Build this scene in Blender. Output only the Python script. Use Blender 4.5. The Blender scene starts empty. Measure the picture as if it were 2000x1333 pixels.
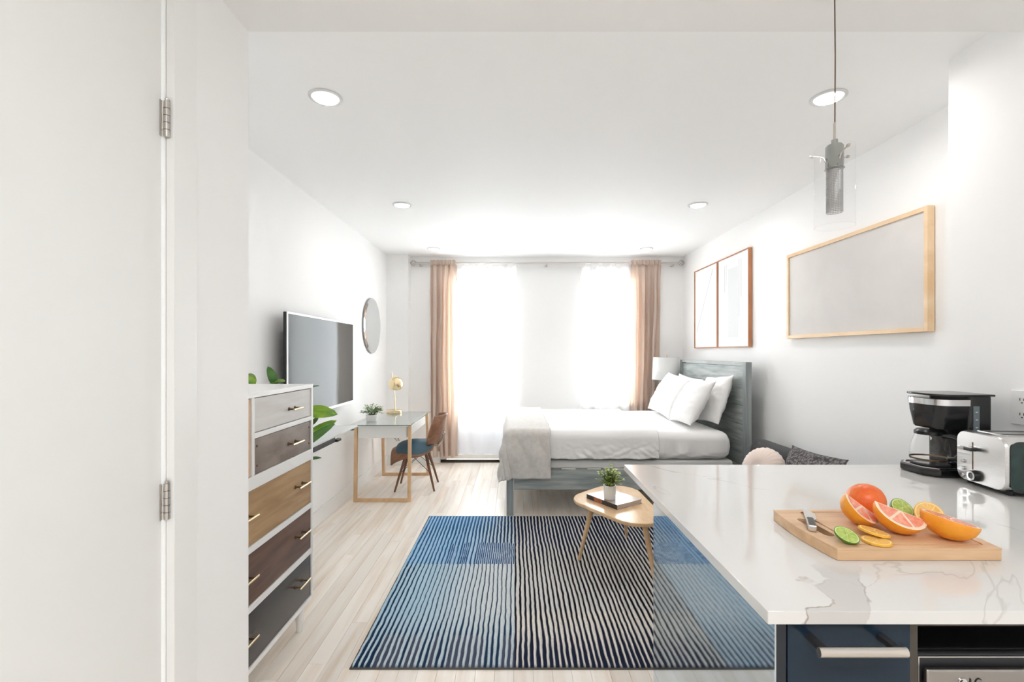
import bpy, bmesh, math, random
from mathutils import Vector, Matrix, noise, Euler

SC = bpy.context.scene
COL = SC.collection
# ------------------------------------------------------------------ camera, sky, exposure
FPX = 920.0          # focal length in pixels of the 2000 px wide frame
EYE = 1.38
cam_data = bpy.data.cameras.new('camera')
cam_data.sensor_width = 36.0
cam_data.lens = FPX / 2000.0 * 36.0
cam_data.shift_x = -0.0025
cam_data.shift_y = 0.01175
cam_data.clip_start = 0.02
cam = bpy.data.objects.new('camera', cam_data)
COL.objects.link(cam)
cam.location = (0, 0, EYE)
cam.rotation_euler = (math.pi / 2, 0, 0)
SC.camera = cam

world = bpy.data.worlds.new('overcast_sky')
SC.world = world
world.use_nodes = True
bg = world.node_tree.nodes['Background']
bg.inputs['Color'].default_value = (0.93, 0.96, 1.0, 1)
bg.inputs['Strength'].default_value = 12.0

SC.view_settings.view_transform = 'Standard'
SC.view_settings.look = 'None'
SC.view_settings.gamma = 1.0
SC.view_settings.use_curve_mapping = False
SC.view_settings.exposure = 0.25
SC.cycles.max_bounces = 12
SC.cycles.diffuse_bounces = 8
SC.cycles.transparent_max_bounces = 16
SC.cycles.caustics_reflective = False
SC.cycles.caustics_refractive = False
SC.cycles.use_light_tree = False

ROOM_LAMP_W = ((2.3, 4.2), (2.0, 3.8), (0.5, 0.5))   # ceiling downlights (television side, bed side), row by row from the kitchen
KITCHEN_FILL_W = 20.0  # added fill light, built as a panel on the kitchen ceiling

# window portals: they add no light, they guide the daylight sampling
def portal(x0, x1, z0, z1, y):
    d = bpy.data.lights.new('window_portal', 'AREA')
    d.shape = 'RECTANGLE'; d.size = x1 - x0; d.size_y = z1 - z0
    d.cycles.is_portal = True
    o = bpy.data.objects.new('window_portal', d); COL.objects.link(o)
    o.location = ((x0 + x1) / 2, y, (z0 + z1) / 2)
    o.rotation_euler = (-math.pi / 2, 0, 0)
portal(-0.86, -0.03, 0.1, 2.36, 6.19)
portal(0.885, 1.55, 0.72, 2.33, 6.19)

# ------------------------------------------------------------------ materials
MATS = {}
def _new(name):
    m = bpy.data.materials.new(name); m.use_nodes = True
    nt = m.node_tree
    return m, nt, nt.nodes['Principled BSDF']

def mat(name, col, rough=0.5, metal=0.0, col2=None, scale=(5, 5, 5), detail=4.0, lo=0.35, hi=0.65, bump=0.0, bscale=None,
        ior=None, spec=None, coat=0.0, rand=0.0, sheen=0.0, emit=None, emit_s=0.0, rot=(0, 0, 0), bdist=0.01):
    if name in MATS: return MATS[name]
    m, nt, b = _new(name)
    N, L = nt.nodes, nt.links
    b.inputs['Base Color'].default_value = (*col, 1)
    b.inputs['Roughness'].default_value = rough
    b.inputs['Metallic'].default_value = metal
    if ior: b.inputs['IOR'].default_value = ior
    if spec is not None: b.inputs['Specular IOR Level'].default_value = spec
    if coat: b.inputs['Coat Weight'].default_value = coat; b.inputs['Coat Roughness'].default_value = 0.05
    if sheen: b.inputs['Sheen Weight'].default_value = sheen
    if emit: b.inputs['Emission Color'].default_value = (*emit, 1); b.inputs['Emission Strength'].default_value = emit_s
    if col2 or bump:
        tc = N.new('ShaderNodeTexCoord'); mp = N.new('ShaderNodeMapping')
        mp.inputs['Scale'].default_value = scale; mp.inputs['Rotation'].default_value = rot
        L.new(tc.outputs['Object'], mp.inputs['Vector'])
    if col2:
        vec = mp.outputs['Vector']
        if rand:
            oi = N.new('ShaderNodeObjectInfo'); ad = N.new('ShaderNodeVectorMath'); ad.operation = 'MULTIPLY_ADD'
            L.new(oi.outputs['Random'], ad.inputs[0]); ad.inputs[1].default_value = (37.0, 19.0, 53.0); L.new(vec, ad.inputs[2])
            vec = ad.outputs[0]
        nz = N.new('ShaderNodeTexNoise'); nz.inputs['Scale'].default_value = 1.0; nz.inputs['Detail'].default_value = detail
        nz.inputs['Distortion'].default_value = 0.4
        L.new(vec, nz.inputs['Vector'])
        cr = N.new('ShaderNodeValToRGB')
        cr.color_ramp.elements[0].position = lo; cr.color_ramp.elements[0].color = (*col, 1)
        cr.color_ramp.elements[1].position = hi; cr.color_ramp.elements[1].color = (*col2, 1)
        L.new(nz.outputs['Fac'], cr.inputs['Fac'])
        out = cr.outputs['Color']
        if rand:
            hs = N.new('ShaderNodeHueSaturation'); mr = N.new('ShaderNodeMapRange')
            mr.inputs['To Min'].default_value = 1 - rand; mr.inputs['To Max'].default_value = 1 + rand
            L.new(oi.outputs['Random'], mr.inputs['Value']); L.new(mr.outputs['Result'], hs.inputs['Value'])
            L.new(out, hs.inputs['Color']); out = hs.outputs['Color']
        L.new(out, b.inputs['Base Color'])
    if bump:
        nb = N.new('ShaderNodeTexNoise'); nb.inputs['Scale'].default_value = 1.0; nb.inputs['Detail'].default_value = 3
        mb_ = N.new('ShaderNodeMapping'); mb_.inputs['Scale'].default_value = bscale or scale
        L.new(tc.outputs['Object'], mb_.inputs['Vector']); L.new(mb_.outputs['Vector'], nb.inputs['Vector'])
        bp = N.new('ShaderNodeBump'); bp.inputs['Strength'].default_value = bump; bp.inputs['Distance'].default_value = bdist
        L.new(nb.outputs['Fac'], bp.inputs['Height']); L.new(bp.outputs['Normal'], b.inputs['Normal'])
    MATS[name] = m
    return m

def thin_glass(name, tint=(1, 1, 1), rough=0.0, refl=1.0):
    m, nt, b = _new(name); N, L = nt.nodes, nt.links
    N.remove(b)
    tr = N.new('ShaderNodeBsdfTransparent'); tr.inputs['Color'].default_value = (*tint, 1)
    gl = N.new('ShaderNodeBsdfGlossy'); gl.inputs['Roughness'].default_value = rough
    lw = N.new('ShaderNodeLayerWeight'); lw.inputs['Blend'].default_value = 0.5
    pw = N.new('ShaderNodeMath'); pw.operation = 'POWER'; pw.inputs[1].default_value = 5.0
    mu = N.new('ShaderNodeMath'); mu.operation = 'MULTIPLY_ADD'; mu.inputs[1].default_value = 0.9 * refl; mu.inputs[2].default_value = 0.04 * refl
    mx = N.new('ShaderNodeMixShader')
    L.new(lw.outputs['Facing'], pw.inputs[0]); L.new(pw.outputs[0], mu.inputs[0]); L.new(mu.outputs[0], mx.inputs['Fac'])
    L.new(tr.outputs[0], mx.inputs[1]); L.new(gl.outputs[0], mx.inputs[2])
    L.new(mx.outputs[0], N['Material Output'].inputs['Surface'])
    MATS[name] = m
    return m

def fabric_light(name, col, transp, transl, col2=None):
    """cloth that lets light through: transparent weave + translucent + diffuse"""
    m, nt, b = _new(name); N, L = nt.nodes, nt.links
    N.remove(b)
    df = N.new('ShaderNodeBsdfDiffuse'); df.inputs['Color'].default_value = (*col, 1)
    tl = N.new('ShaderNodeBsdfTranslucent'); tl.inputs['Color'].default_value = (*(col2 or col), 1)
    tp = N.new('ShaderNodeBsdfTransparent')
    m1 = N.new('ShaderNodeMixShader'); m1.inputs['Fac'].default_value = transl
    L.new(df.outputs[0], m1.inputs[1]); L.new(tl.outputs[0], m1.inputs[2])
    m2 = N.new('ShaderNodeMixShader'); m2.inputs['Fac'].default_value = transp
    L.new(m1.outputs[0], m2.inputs[1]); L.new(tp.outputs[0], m2.inputs[2])
    L.new(m2.outputs[0], N['Material Output'].inputs['Surface'])
    MATS[name] = m
    return m

def marble(name):
    m, nt, b = _new(name); N, L = nt.nodes, nt.links
    tc = N.new('ShaderNodeTexCoord')
    def noise_(scale, det, vec, dist=0.0):
        n = N.new('ShaderNodeTexNoise'); n.inputs['Scale'].default_value = scale; n.inputs['Detail'].default_value = det
        n.inputs['Distortion'].default_value = dist; L.new(vec, n.inputs['Vector']); return n
    def math_(op, a, bb=None):
        x = N.new('ShaderNodeMath'); x.operation = op
        for i, q in enumerate((a, bb)):
            if q is None: continue
            if isinstance(q, (int, float)): x.inputs[i].default_value = q
            else: L.new(q, x.inputs[i])
        return x.outputs[0]
    def ramp(v, p0, p1, c0, c1):
        r = N.new('ShaderNodeMapRange'); r.inputs['From Min'].default_value = p0; r.inputs['From Max'].default_value = p1
        r.inputs['To Min'].default_value = c0; r.inputs['To Max'].default_value = c1; L.new(v, r.inputs['Value']); return r.outputs['Result']
    P = tc.outputs['Object']
    n1 = noise_(1.7, 5, P, 1.2)
    vein = ramp(math_('ABSOLUTE', math_('SUBTRACT', n1.outputs['Fac'], 0.5)), 0.0, 0.006, 1.0, 0.0)
    n2 = noise_(1.1, 2, P)
    vein = math_('MULTIPLY', vein, ramp(n2.outputs['Fac'], 0.46, 0.62, 0.0, 0.55))
    # the broad smoky vein at the front corner: a noise-warped band with dark rims
    sx = N.new('ShaderNodeSeparateXYZ')
    nw = noise_(7.0, 4, P); nv = N.new('ShaderNodeVectorMath'); nv.operation = 'MULTIPLY_ADD'
    L.new(nw.outputs['Color'], nv.inputs[0]); nv.inputs[1].default_value = (0.22, 0.22, 0.0); L.new(P, nv.inputs[2])
    L.new(nv.outputs[0], sx.inputs[0])
    # local x grows right, y away; band centre line x = a + b*y
    line = math_('SUBTRACT', math_('SUBTRACT', sx.outputs[0], math_('MULTIPLY', sx.outputs[1], 0.95)), BAND)
    dist = math_('ABSOLUTE', line)
    inside = ramp(dist, 0.052, 0.060, 1.0, 0.0)
    rim = math_('MULTIPLY', ramp(math_('ABSOLUTE', math_('SUBTRACT', dist, 0.054)), 0.0, 0.006, 1.0, 0.0), ramp(noise_(9, 2, P).outputs['Fac'], 0.42, 0.6, 0.1, 1.0))
    fade = ramp(sx.outputs[1], -0.30, -0.22, 1.0, 0.0)
    inside = math_('MULTIPLY', inside, fade); rim = math_('MULTIPLY', rim, fade)
    def mixc(fac, a, bcol):
        x = N.new('ShaderNodeMix'); x.data_type = 'RGBA'
        L.new(fac, x.inputs[0])
        if isinstance(a, tuple): x.inputs[6].default_value = (*a, 1)
        else: L.new(a, x.inputs[6])
        x.inputs[7].default_value = (*bcol, 1)
        return x.outputs[2]
    c = mixc(vein, (0.68, 0.668, 0.648), (0.37, 0.35, 0.33))
    c = mixc(math_('MULTIPLY', inside, 0.6), c, (0.50, 0.475, 0.455))
    c = mixc(math_('MULTIPLY', rim, 0.85), c, (0.26, 0.20, 0.15))
    L.new(c, b.inputs['Base Color'])
    b.inputs['Roughness'].default_value = 0.07
    b.inputs['IOR'].default_value = 1.55
    MATS[name] = m
    return m
BAND = -0.06

def knit(name):
    m, nt, b = _new(name); N, L = nt.nodes, nt.links
    tc = N.new('ShaderNodeTexCoord')
    w = N.new('ShaderNodeTexVoronoi'); w.inputs['Scale'].default_value = 60
    L.new(tc.outputs['Object'], w.inputs['Vector'])
    cr = N.new('ShaderNodeValToRGB')
    cr.color_ramp.elements[0].color = (0.30, 0.275, 0.27, 1); cr.color_ramp.elements[1].color = (0.05, 0.045, 0.05, 1)
    cr.color_ramp.elements[1].position = 0.7
    L.new(w.outputs['Distance'], cr.inputs['Fac']); L.new(cr.outputs['Color'], b.inputs['Base Color'])
    bp = N.new('ShaderNodeBump'); bp.inputs['Strength'].default_value = 0.8; bp.inputs['Distance'].default_value = -0.006
    L.new(w.outputs['Distance'], bp.inputs['Height']); L.new(bp.outputs['Normal'], b.inputs['Normal'])
    b.inputs['Roughness'].default_value = 0.9
    MATS[name] = m
    return m

def vcol(name, rough=0.95):
    m, nt, b = _new(name); N, L = nt.nodes, nt.links
    a = N.new('ShaderNodeVertexColor'); a.layer_name = 'Col'
    tc = N.new('ShaderNodeTexCoord'); nz = N.new('ShaderNodeTexNoise'); nz.inputs['Scale'].default_value = 260; nz.inputs['Detail'].default_value = 2
    L.new(tc.outputs['Object'], nz.inputs['Vector'])
    mr = N.new('ShaderNodeMapRange'); mr.inputs['From Min'].default_value = 0.3; mr.inputs['From Max'].default_value = 0.7
    mr.inputs['To Min'].default_value = 0.8; mr.inputs['To Max'].default_value = 1.15
    L.new(nz.outputs['Fac'], mr.inputs['Value'])
    hs = N.new('ShaderNodeHueSaturation'); L.new(a.outputs['Color'], hs.inputs['Color']); L.new(mr.outputs['Result'], hs.inputs['Value'])
    L.new(hs.outputs['Color'], b.inputs['Base Color'])
    bp = N.new('ShaderNodeBump'); bp.inputs['Strength'].default_value = 0.5; bp.inputs['Distance'].default_value = 0.004
    L.new(nz.outputs['Fac'], bp.inputs['Height']); L.new(bp.outputs['Normal'], b.inputs['Normal'])
    b.inputs['Roughness'].default_value = rough; b.inputs['Specular IOR Level'].default_value = 0.1
    MATS[name] = m
    return m

WALL = mat('wall_paint', (0.925, 0.92, 0.915), 0.65, bump=0.03, bscale=(60, 60, 60))
CEILK = mat('kitchen_ceiling_shaded', (0.87, 0.868, 0.855), 0.7)  # ceiling white greyed: the kitchen's dimmer light is put into the colour
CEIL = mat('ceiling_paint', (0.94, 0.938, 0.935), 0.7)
DOORW = mat('door_paint', (0.87, 0.875, 0.86), 0.45)
TRIMW = mat('trim_paint', (0.89, 0.89, 0.88), 0.4)
OAK = mat('pale_oak_floor', (0.74, 0.63, 0.52), 0.36, col2=(0.885, 0.825, 0.755), scale=(16, 1.6, 4), detail=6, lo=0.28, hi=0.58, rand=0.08, bump=0.05, bscale=(120, 6, 20))
OAKB = mat('floor_joint', (0.30, 0.22, 0.15), 0.8)
WHITE = mat('white_lacquer', (0.84, 0.835, 0.82), 0.32)
RINGW = mat('trim_ring_white', (0.72, 0.72, 0.72), 0.4)
WHITEM = mat('white_metal', (0.85, 0.85, 0.85), 0.35)
PANELW = mat('door_panel_white', (0.78, 0.82, 0.88), 0.4)
DARK = mat('dark_strip_brown', (0.03, 0.025, 0.02), 0.6)
D_GREY = mat('drawer_grey_wash', (0.58, 0.555, 0.53), 0.5, col2=(0.66, 0.635, 0.61), scale=(3, 3, 30), detail=5)
D_TAUPE = mat('drawer_taupe_stain', (0.155, 0.115, 0.095), 0.38, col2=(0.25, 0.195, 0.165), scale=(6, 6, 14), detail=6)
D_OAK = mat('drawer_golden_stain', (0.31, 0.175, 0.072), 0.36, col2=(0.45, 0.29, 0.14), scale=(3, 3, 26), detail=6)
D_WALNUT = mat('drawer_walnut_stain', (0.095, 0.042, 0.022), 0.34, col2=(0.175, 0.092, 0.05), scale=(3, 3, 22), detail=6)
D_ESPR = mat('drawer_espresso_stain', (0.028, 0.022, 0.02), 0.25, col2=(0.062, 0.048, 0.042), scale=(3, 3, 20), detail=6)
D_PEACH = mat('door_peach_wood', (0.62, 0.40, 0.25), 0.45, col2=(0.72, 0.50, 0.34), scale=(5, 5, 16), detail=5)
BRASS = mat('brushed_brass', (0.83, 0.67, 0.42), 0.26, 1.0)
BRONZE = mat('dark_bronze', (0.16, 0.10, 0.06), 0.4, 0.9)
NICKEL = mat('satin_nickel', (0.62, 0.58, 0.54), 0.28, 1.0)
CHROME = mat('chrome', (0.72, 0.72, 0.73), 0.12, 1.0)
STEELD = mat('dark_stainless', (0.36, 0.34, 0.32), 0.3, 1.0)
STEEL = mat('brushed_steel', (0.66, 0.65, 0.64), 0.26, 1.0, bump=0.05, bscale=(4, 4, 400))
BLACKP = mat('black_plastic', (0.012, 0.013, 0.014), 0.18)
BLACKM = mat('black_matte', (0.02, 0.02, 0.022), 0.55)
BLACKG = mat('black_green_gloss', (0.014, 0.024, 0.024), 0.16, col2=(0.02, 0.05, 0.045), scale=(14, 14, 14))
SCREEN = mat('tv_screen', (0.135, 0.14, 0.14), 0.07, ior=1.125)  # grey base stands in for the reflected wall; real reflection kept weak
SILVER = mat('silver_bezel', (0.75, 0.75, 0.75), 0.3, 0.8)
MIRROR = mat('mirror_glass', (0.86, 0.88, 0.89), 0.01, 1.0)
DFRAME = mat('grey_frame', (0.30, 0.30, 0.31), 0.35, 0.6)
BIRCH = mat('birch_wood', (0.63, 0.41, 0.22), 0.42, col2=(0.75, 0.52, 0.31), scale=(14, 14, 5), detail=4)
ASHTOP = mat('ash_table_wood', (0.70, 0.46, 0.25), 0.2, col2=(0.82, 0.59, 0.36), scale=(24, 4, 8), detail=5)
WALNUT = mat('walnut_veneer', (0.20, 0.085, 0.045), 0.35, col2=(0.31, 0.14, 0.075), scale=(6, 24, 24), detail=5)
WALNUTL = mat('walnut_leg', (0.13, 0.055, 0.032), 0.4, col2=(0.20, 0.09, 0.05), scale=(30, 30, 6))
TEAL = mat('slate_blue_leather', (0.055, 0.12, 0.17), 0.42, bump=0.1, bscale=(90, 90, 90))
GREYW = mat('grey_washed_wood', (0.24, 0.275, 0.275), 0.55, col2=(0.46, 0.49, 0.475), scale=(3.0, 3.0, 30), detail=8, lo=0.34, hi=0.64, bump=0.25, bscale=(5, 5, 90))
GREYWV = mat('grey_washed_post', (0.22, 0.25, 0.255), 0.55, col2=(0.37, 0.40, 0.40), scale=(34, 34, 2.0), detail=8, lo=0.34, hi=0.64, bump=0.25, bscale=(90, 90, 5))
LINEN = mat('white_linen', (0.89, 0.88, 0.87), 0.9, sheen=0.2, bump=0.06, bscale=(30, 30, 30))
BOXSP = mat('boxspring_cover', (0.74, 0.735, 0.72), 0.9)
THROW = mat('greige_throw', (0.62, 0.585, 0.55), 0.95, col2=(0.70, 0.665, 0.63), scale=(30, 30, 30), sheen=0.3, bump=0.2, bscale=(240, 240, 240))
CHARC = mat('charcoal_fabric', (0.033, 0.034, 0.037), 0.92, sheen=0.2, bump=0.2, bscale=(300, 300, 300))
BLUSH = mat('blush_velvet', (0.86, 0.72, 0.64), 0.8, sheen=0.5)
KNIT = knit('chunky_grey_knit')
SHADE = fabric_light('lamp_shade_linen', (0.88, 0.88, 0.87), 0.0, 0.3)
CURT = fabric_light('tan_curtain_cloth', (0.68, 0.57, 0.50), 0.0, 0.24, (0.80, 0.60, 0.45))
SHEER = fabric_light('white_sheer', (0.93, 0.92, 0.92), 0.42, 0.62)
GLASS = thin_glass('clear_glass', refl=0.8)
GLASSP = thin_glass('pendant_glass', (0.985, 0.985, 0.985), refl=0.3)
GLASSW = thin_glass('window_glass', (0.97, 0.985, 0.98), 0.0, 0.6)
GLASSD = thin_glass('desk_glass', (0.975, 0.992, 0.986))
GEDGE = mat('glass_edge_green', (0.05, 0.16, 0.13), 0.15)
SHELFG = mat('frosted_shelf_glass', (0.66, 0.68, 0.67), 0.15)
FRAMEP = mat('pine_frame', (0.76, 0.52, 0.29), 0.4, col2=(0.86, 0.65, 0.42), scale=(10, 3, 10))
FRAMER = mat('redwood_frame', (0.42, 0.17, 0.075), 0.4, col2=(0.50, 0.22, 0.10), scale=(10, 10, 3))
CANVAS = mat('taupe_canvas', (0.665, 0.635, 0.612), 0.75, col2=(0.72, 0.69, 0.665), scale=(3, 3, 3), detail=8)
PAPER = mat('white_print_paper', (0.84, 0.845, 0.85), 0.7)
INK = mat('pencil_line', (0.50, 0.47, 0.45), 0.8)
INKL = mat('pale_grey_wash', (0.72, 0.73, 0.74), 0.8)
NAVY = mat('navy_lacquer', (0.010, 0.022, 0.038), 0.14, col2=(0.016, 0.032, 0.052), scale=(2, 2, 2), spec=0.25)
NAVYD = mat('navy_lacquer_edge', (0.008, 0.013, 0.021), 0.3)
POLISH = mat('polished_blue_panel', (0.52, 0.60, 0.66), 0.035, 1.0)
NICHE = mat('niche_lining', (0.045, 0.038, 0.03), 0.5, col2=(0.09, 0.07, 0.05), scale=(5, 5, 5))
LEAF = mat('broad_leaf', (0.10, 0.24, 0.012), 0.35, col2=(0.30, 0.48, 0.03), scale=(8, 8, 30), detail=2)
LEAFD = mat('dark_leaf', (0.03, 0.11, 0.015), 0.35, col2=(0.07, 0.20, 0.03), scale=(14, 14, 14))
LEAFS = mat('small_leaf', (0.07, 0.20, 0.04), 0.5, col2=(0.28, 0.45, 0.15), scale=(40, 40, 40))
LEAFY = mat('yellow_green_leaf', (0.09, 0.17, 0.015), 0.5, col2=(0.48, 0.55, 0.14), scale=(38, 38, 38), lo=0.34, hi=0.58)
STEM = mat('plant_stem', (0.08, 0.16, 0.03), 0.6)
CERAM = mat('white_ceramic', (0.84, 0.83, 0.81), 0.3)
TERRA = mat('grey_planter', (0.45, 0.44, 0.42), 0.7)
SOIL = mat('potting_soil', (0.04, 0.028, 0.02), 0.95)
BOARD = mat('maple_board', (0.58, 0.36, 0.20), 0.42, col2=(0.74, 0.50, 0.30), scale=(5, 30, 30), detail=5, lo=0.3, hi=0.7)
PEEL = mat('grapefruit_peel', (0.86, 0.30, 0.018), 0.38, col2=(0.90, 0.40, 0.03), scale=(12, 12, 12), bump=0.25, bscale=(260, 260, 260), bdist=0.002)
PEELR = mat('red_grapefruit_peel', (0.78, 0.12, 0.02), 0.36, col2=(0.85, 0.22, 0.03), scale=(14, 14, 14), bump=0.25, bscale=(260, 260, 260), bdist=0.002)
PITH = mat('pale_pith', (0.88, 0.70, 0.52), 0.6)
PULPR = mat('pink_pulp', (0.80, 0.22, 0.14), 0.22, col2=(0.88, 0.40, 0.27), scale=(90, 90, 90))
PULPO = mat('amber_pulp', (0.83, 0.45, 0.09), 0.22, col2=(0.88, 0.58, 0.20), scale=(90, 90, 90))
LPEEL = mat('lemon_peel', (0.86, 0.48, 0.05), 0.4)
LPITH = mat('lemon_pith', (0.88, 0.72, 0.38), 0.6)
GPEEL = mat('lime_peel', (0.10, 0.22, 0.012), 0.35, bump=0.2, bscale=(260, 260, 260), bdist=0.002)
GPITH = mat('lime_pith', (0.62, 0.72, 0.30), 0.6)
GPULP = mat('lime_pulp', (0.33, 0.45, 0.06), 0.25, col2=(0.52, 0.62, 0.17), scale=(90, 90, 90))
BLADE = mat('knife_steel', (0.78, 0.77, 0.76), 0.2, 1.0)
COVER = mat('book_cover_print', (0.32, 0.24, 0.20), 0.14, col2=(0.62, 0.57, 0.54), scale=(7, 9, 7), detail=4, lo=0.42, hi=0.56)
SPINE = mat('book_spine_print', (0.04, 0.035, 0.035), 0.25, col2=(0.40, 0.13, 0.07), scale=(9, 14, 2), detail=2, lo=0.52, hi=0.6)
PAGES = mat('book_pages', (0.66, 0.58, 0.52), 0.8, col2=(0.45, 0.38, 0.34), scale=(2, 2, 500))
LAMPON = mat('downlight_diffuser', (0.9, 0.9, 0.9), 0.5, emit=(1, 0.97, 0.94), emit_s=0.9)
RUG = vcol('rug_pile')
RUGB = mat('rug_binding', (0.09, 0.075, 0.06), 0.9)
GUNM = mat('polished_gunmetal', (0.42, 0.44, 0.43), 0.12, 1.0)
MESHM = mat('perforated_steel', (0.50, 0.50, 0.50), 0.3, 0.9)

# ------------------------------------------------------------------ mesh helpers
class MB:
    def __init__(s): s.v = []; s.f = []
    def add(s, vs, fs):
        n = len(s.v); s.v += [tuple(p) for p in vs]; s.f += [tuple(i + n for i in q) for q in fs]; return s
    def box(s, x0, x1, y0, y1, z0, z1):
        return s.add([(x0, y0, z0), (x1, y0, z0), (x1, y1, z0), (x0, y1, z0), (x0, y0, z1), (x1, y0, z1), (x1, y1, z1), (x0, y1, z1)],
                     [(0, 3, 2, 1), (4, 5, 6, 7), (0, 1, 5, 4), (1, 2, 6, 5), (2, 3, 7, 6), (3, 0, 4, 7)])
    def prism(s, pts, z0, z1):
        n = len(pts)
        return s.add([(x, y, z0) for x, y in pts] + [(x, y, z1) for x, y in pts],
                     [tuple(range(n - 1, -1, -1)), tuple(range(n, 2 * n))] + [(i, (i + 1) % n, n + (i + 1) % n, n + i) for i in range(n)])
    def loft(s, rings, cap=True, closed=True):
        n = len(rings[0]); b = len(s.v)
        for r in rings: s.v += [tuple(p) for p in r]
        for k in range(len(rings) - 1):
            for i in range(n if closed else n - 1):
                j = (i + 1) % n
                s.f.append((b + k * n + i, b + k * n + j, b + (k + 1) * n + j, b + (k + 1) * n + i))
        if cap:
            s.f.append(tuple(b + i for i in range(n - 1, -1, -1)))
            s.f.append(tuple(b + (len(rings) - 1) * n + i for i in range(n)))
        return s
    def lathe(s, prof, c=(0, 0, 0), n=24, cap=True):
        rings = [[(c[0] + r * math.cos(2 * math.pi * i / n), c[1] + r * math.sin(2 * math.pi * i / n), c[2] + z) for i in range(n)] for r, z in prof]
        return s.loft(rings, cap)
    def tube(s, path, r, n=10, cap=True):
        P = [Vector(p) for p in path]; rr = r if isinstance(r, (list, tuple)) else [r] * len(P)
        rings = []
        up = None
        for i, p in enumerate(P):
            t = (P[min(i + 1, len(P) - 1)] - P[max(i - 1, 0)]).normalized()
            if up is None or abs(up.dot(t)) > 0.98:
                up = Vector((0, 0, 1)) if abs(t.z) < 0.9 else Vector((1, 0, 0))
            a = t.cross(up).normalized(); b = a.cross(t).normalized(); up = b
            rings.append([p + (a * math.cos(2 * math.pi * k / n) + b * math.sin(2 * math.pi * k / n)) * rr[i] for k in range(n)])
        return s.loft(rings, cap)
    def grid(s, nu, nv, fn, flip=False):
        b = len(s.v)
        for j in range(nv + 1):
            for i in range(nu + 1): s.v.append(tuple(fn(i / nu, j / nv)))
        for j in range(nv):
            for i in range(nu):
                a = b + j * (nu + 1) + i
                q = (a, a + 1, a + nu + 2, a + nu + 1)
                s.f.append(q[::-1] if flip else q)
        return s
    def xf(s, M):
        s.v = [tuple(M @ Vector(p)) for p in s.v]; return s

def root_of(o):
    while o.parent: o = o.parent
    return o
def build(name, mb, m, parent=None, bevel=0.0, seg=2, smooth=None, local=False, solid=0.0, loc=None, sharp=35, weld=False, sub=0):
    vs = mb.v
    if parent is not None:
        if not local:
            r = root_of(parent).location; vs = [(x - r.x, y - r.y, z - r.z) for x, y, z in vs]
        loc = None
    else:
        if loc is None:
            xs = [p[0] for p in vs]; ys = [p[1] for p in vs]; zs = [p[2] for p in vs]
            loc = ((min(xs) + max(xs)) / 2, (min(ys) + max(ys)) / 2, min(zs))
        vs = [(x - loc[0], y - loc[1], z - loc[2]) for x, y, z in vs]
    me = bpy.data.meshes.new(name)
    me.from_pydata(vs, [], mb.f)
    if bevel or weld:
        bm = bmesh.new(); bm.from_mesh(me)
        if weld: bmesh.ops.remove_doubles(bm, verts=bm.verts, dist=1e-5)
        if bevel:
            bmesh.ops.recalc_face_normals(bm, faces=bm.faces)
            es = [e for e in bm.edges if len(e.link_faces) == 2 and e.calc_face_angle(0) > 0.6]
            bmesh.ops.bevel(bm, geom=es, offset=bevel, segments=seg, profile=0.5, affect='EDGES', clamp_overlap=True)
        bm.to_mesh(me); bm.free()
    me.materials.append(m)
    if smooth is None or smooth:
        me.shade_smooth(); me.set_sharp_from_angle(angle=math.radians(sharp))
    o = bpy.data.objects.new(name, me); COL.objects.link(o)
    if parent is not None: o.parent = parent
    elif loc is not None: o.location = loc
    if bevel:
        md = o.modifiers.new('flat_faces', 'WEIGHTED_NORMAL'); md.weight = 100; md.keep_sharp = True
    if solid:
        md = o.modifiers.new('thickness', 'SOLIDIFY'); md.thickness = solid; md.offset = 0
    if sub:
        md = o.modifiers.new('smooth', 'SUBSURF'); md.levels = sub; md.render_levels = sub
    return o
def tag(o, label=None, cat=None, group=None, kind=None):
    if label: o['label'] = label
    if cat: o['category'] = cat
    if group: o['group'] = group
    if kind: o['kind'] = kind
    return o
def thing(name, label, cat, loc, rz=0.0, group=None):
    o = bpy.data.objects.new(name, None); COL.objects.link(o)
    o.empty_display_size = 0.1
    o.location = loc; o.rotation_euler = (0, 0, rz)
    return tag(o, label, cat, group)
def struct(name, mb, m, label=None, **k):
    return tag(build(name, mb, m, **k), label, kind='structure')
def dup(root, loc, label=None, rz=None):
    r = root.copy(); COL.objects.link(r); r.location = loc
    if rz is not None: r.rotation_euler = (0, 0, rz)
    if label: r['label'] = label
    for ch in list(root.children):
        c = ch.copy(); COL.objects.link(c); c.parent = r
        for g in list(ch.children):
            d = g.copy(); COL.objects.link(d); d.parent = c
    return r
def rrect(x0, x1, y0, y1, r, n=5):
    out = []
    for cx, cy, a0 in ((x1 - r, y1 - r, 0), (x0 + r, y1 - r, 90), (x0 + r, y0 + r, 180), (x1 - r, y0 + r, 270)):
        for i in range(n + 1):
            a = math.radians(a0 + 90 * i / n); out.append((cx + r * math.cos(a), cy + r * math.sin(a)))
    return out
def hull_circles(cs, n=40):
    pts = []
    for cx, cy, r in cs:
        for i in range(n): pts.append((cx + r * math.cos(2 * math.pi * i / n), cy + r * math.sin(2 * math.pi * i / n)))
    pts = sorted(set(pts))
    def half(ps):
        h = []
        for p in ps:
            while len(h) > 1 and (h[-1][0] - h[-2][0]) * (p[1] - h[-2][1]) - (h[-1][1] - h[-2][1]) * (p[0] - h[-2][0]) <= 1e-9: h.pop()
            h.append(p)
        return h
    a = half(pts); b = half(pts[::-1])
    return a[:-1] + b[:-1]
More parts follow.
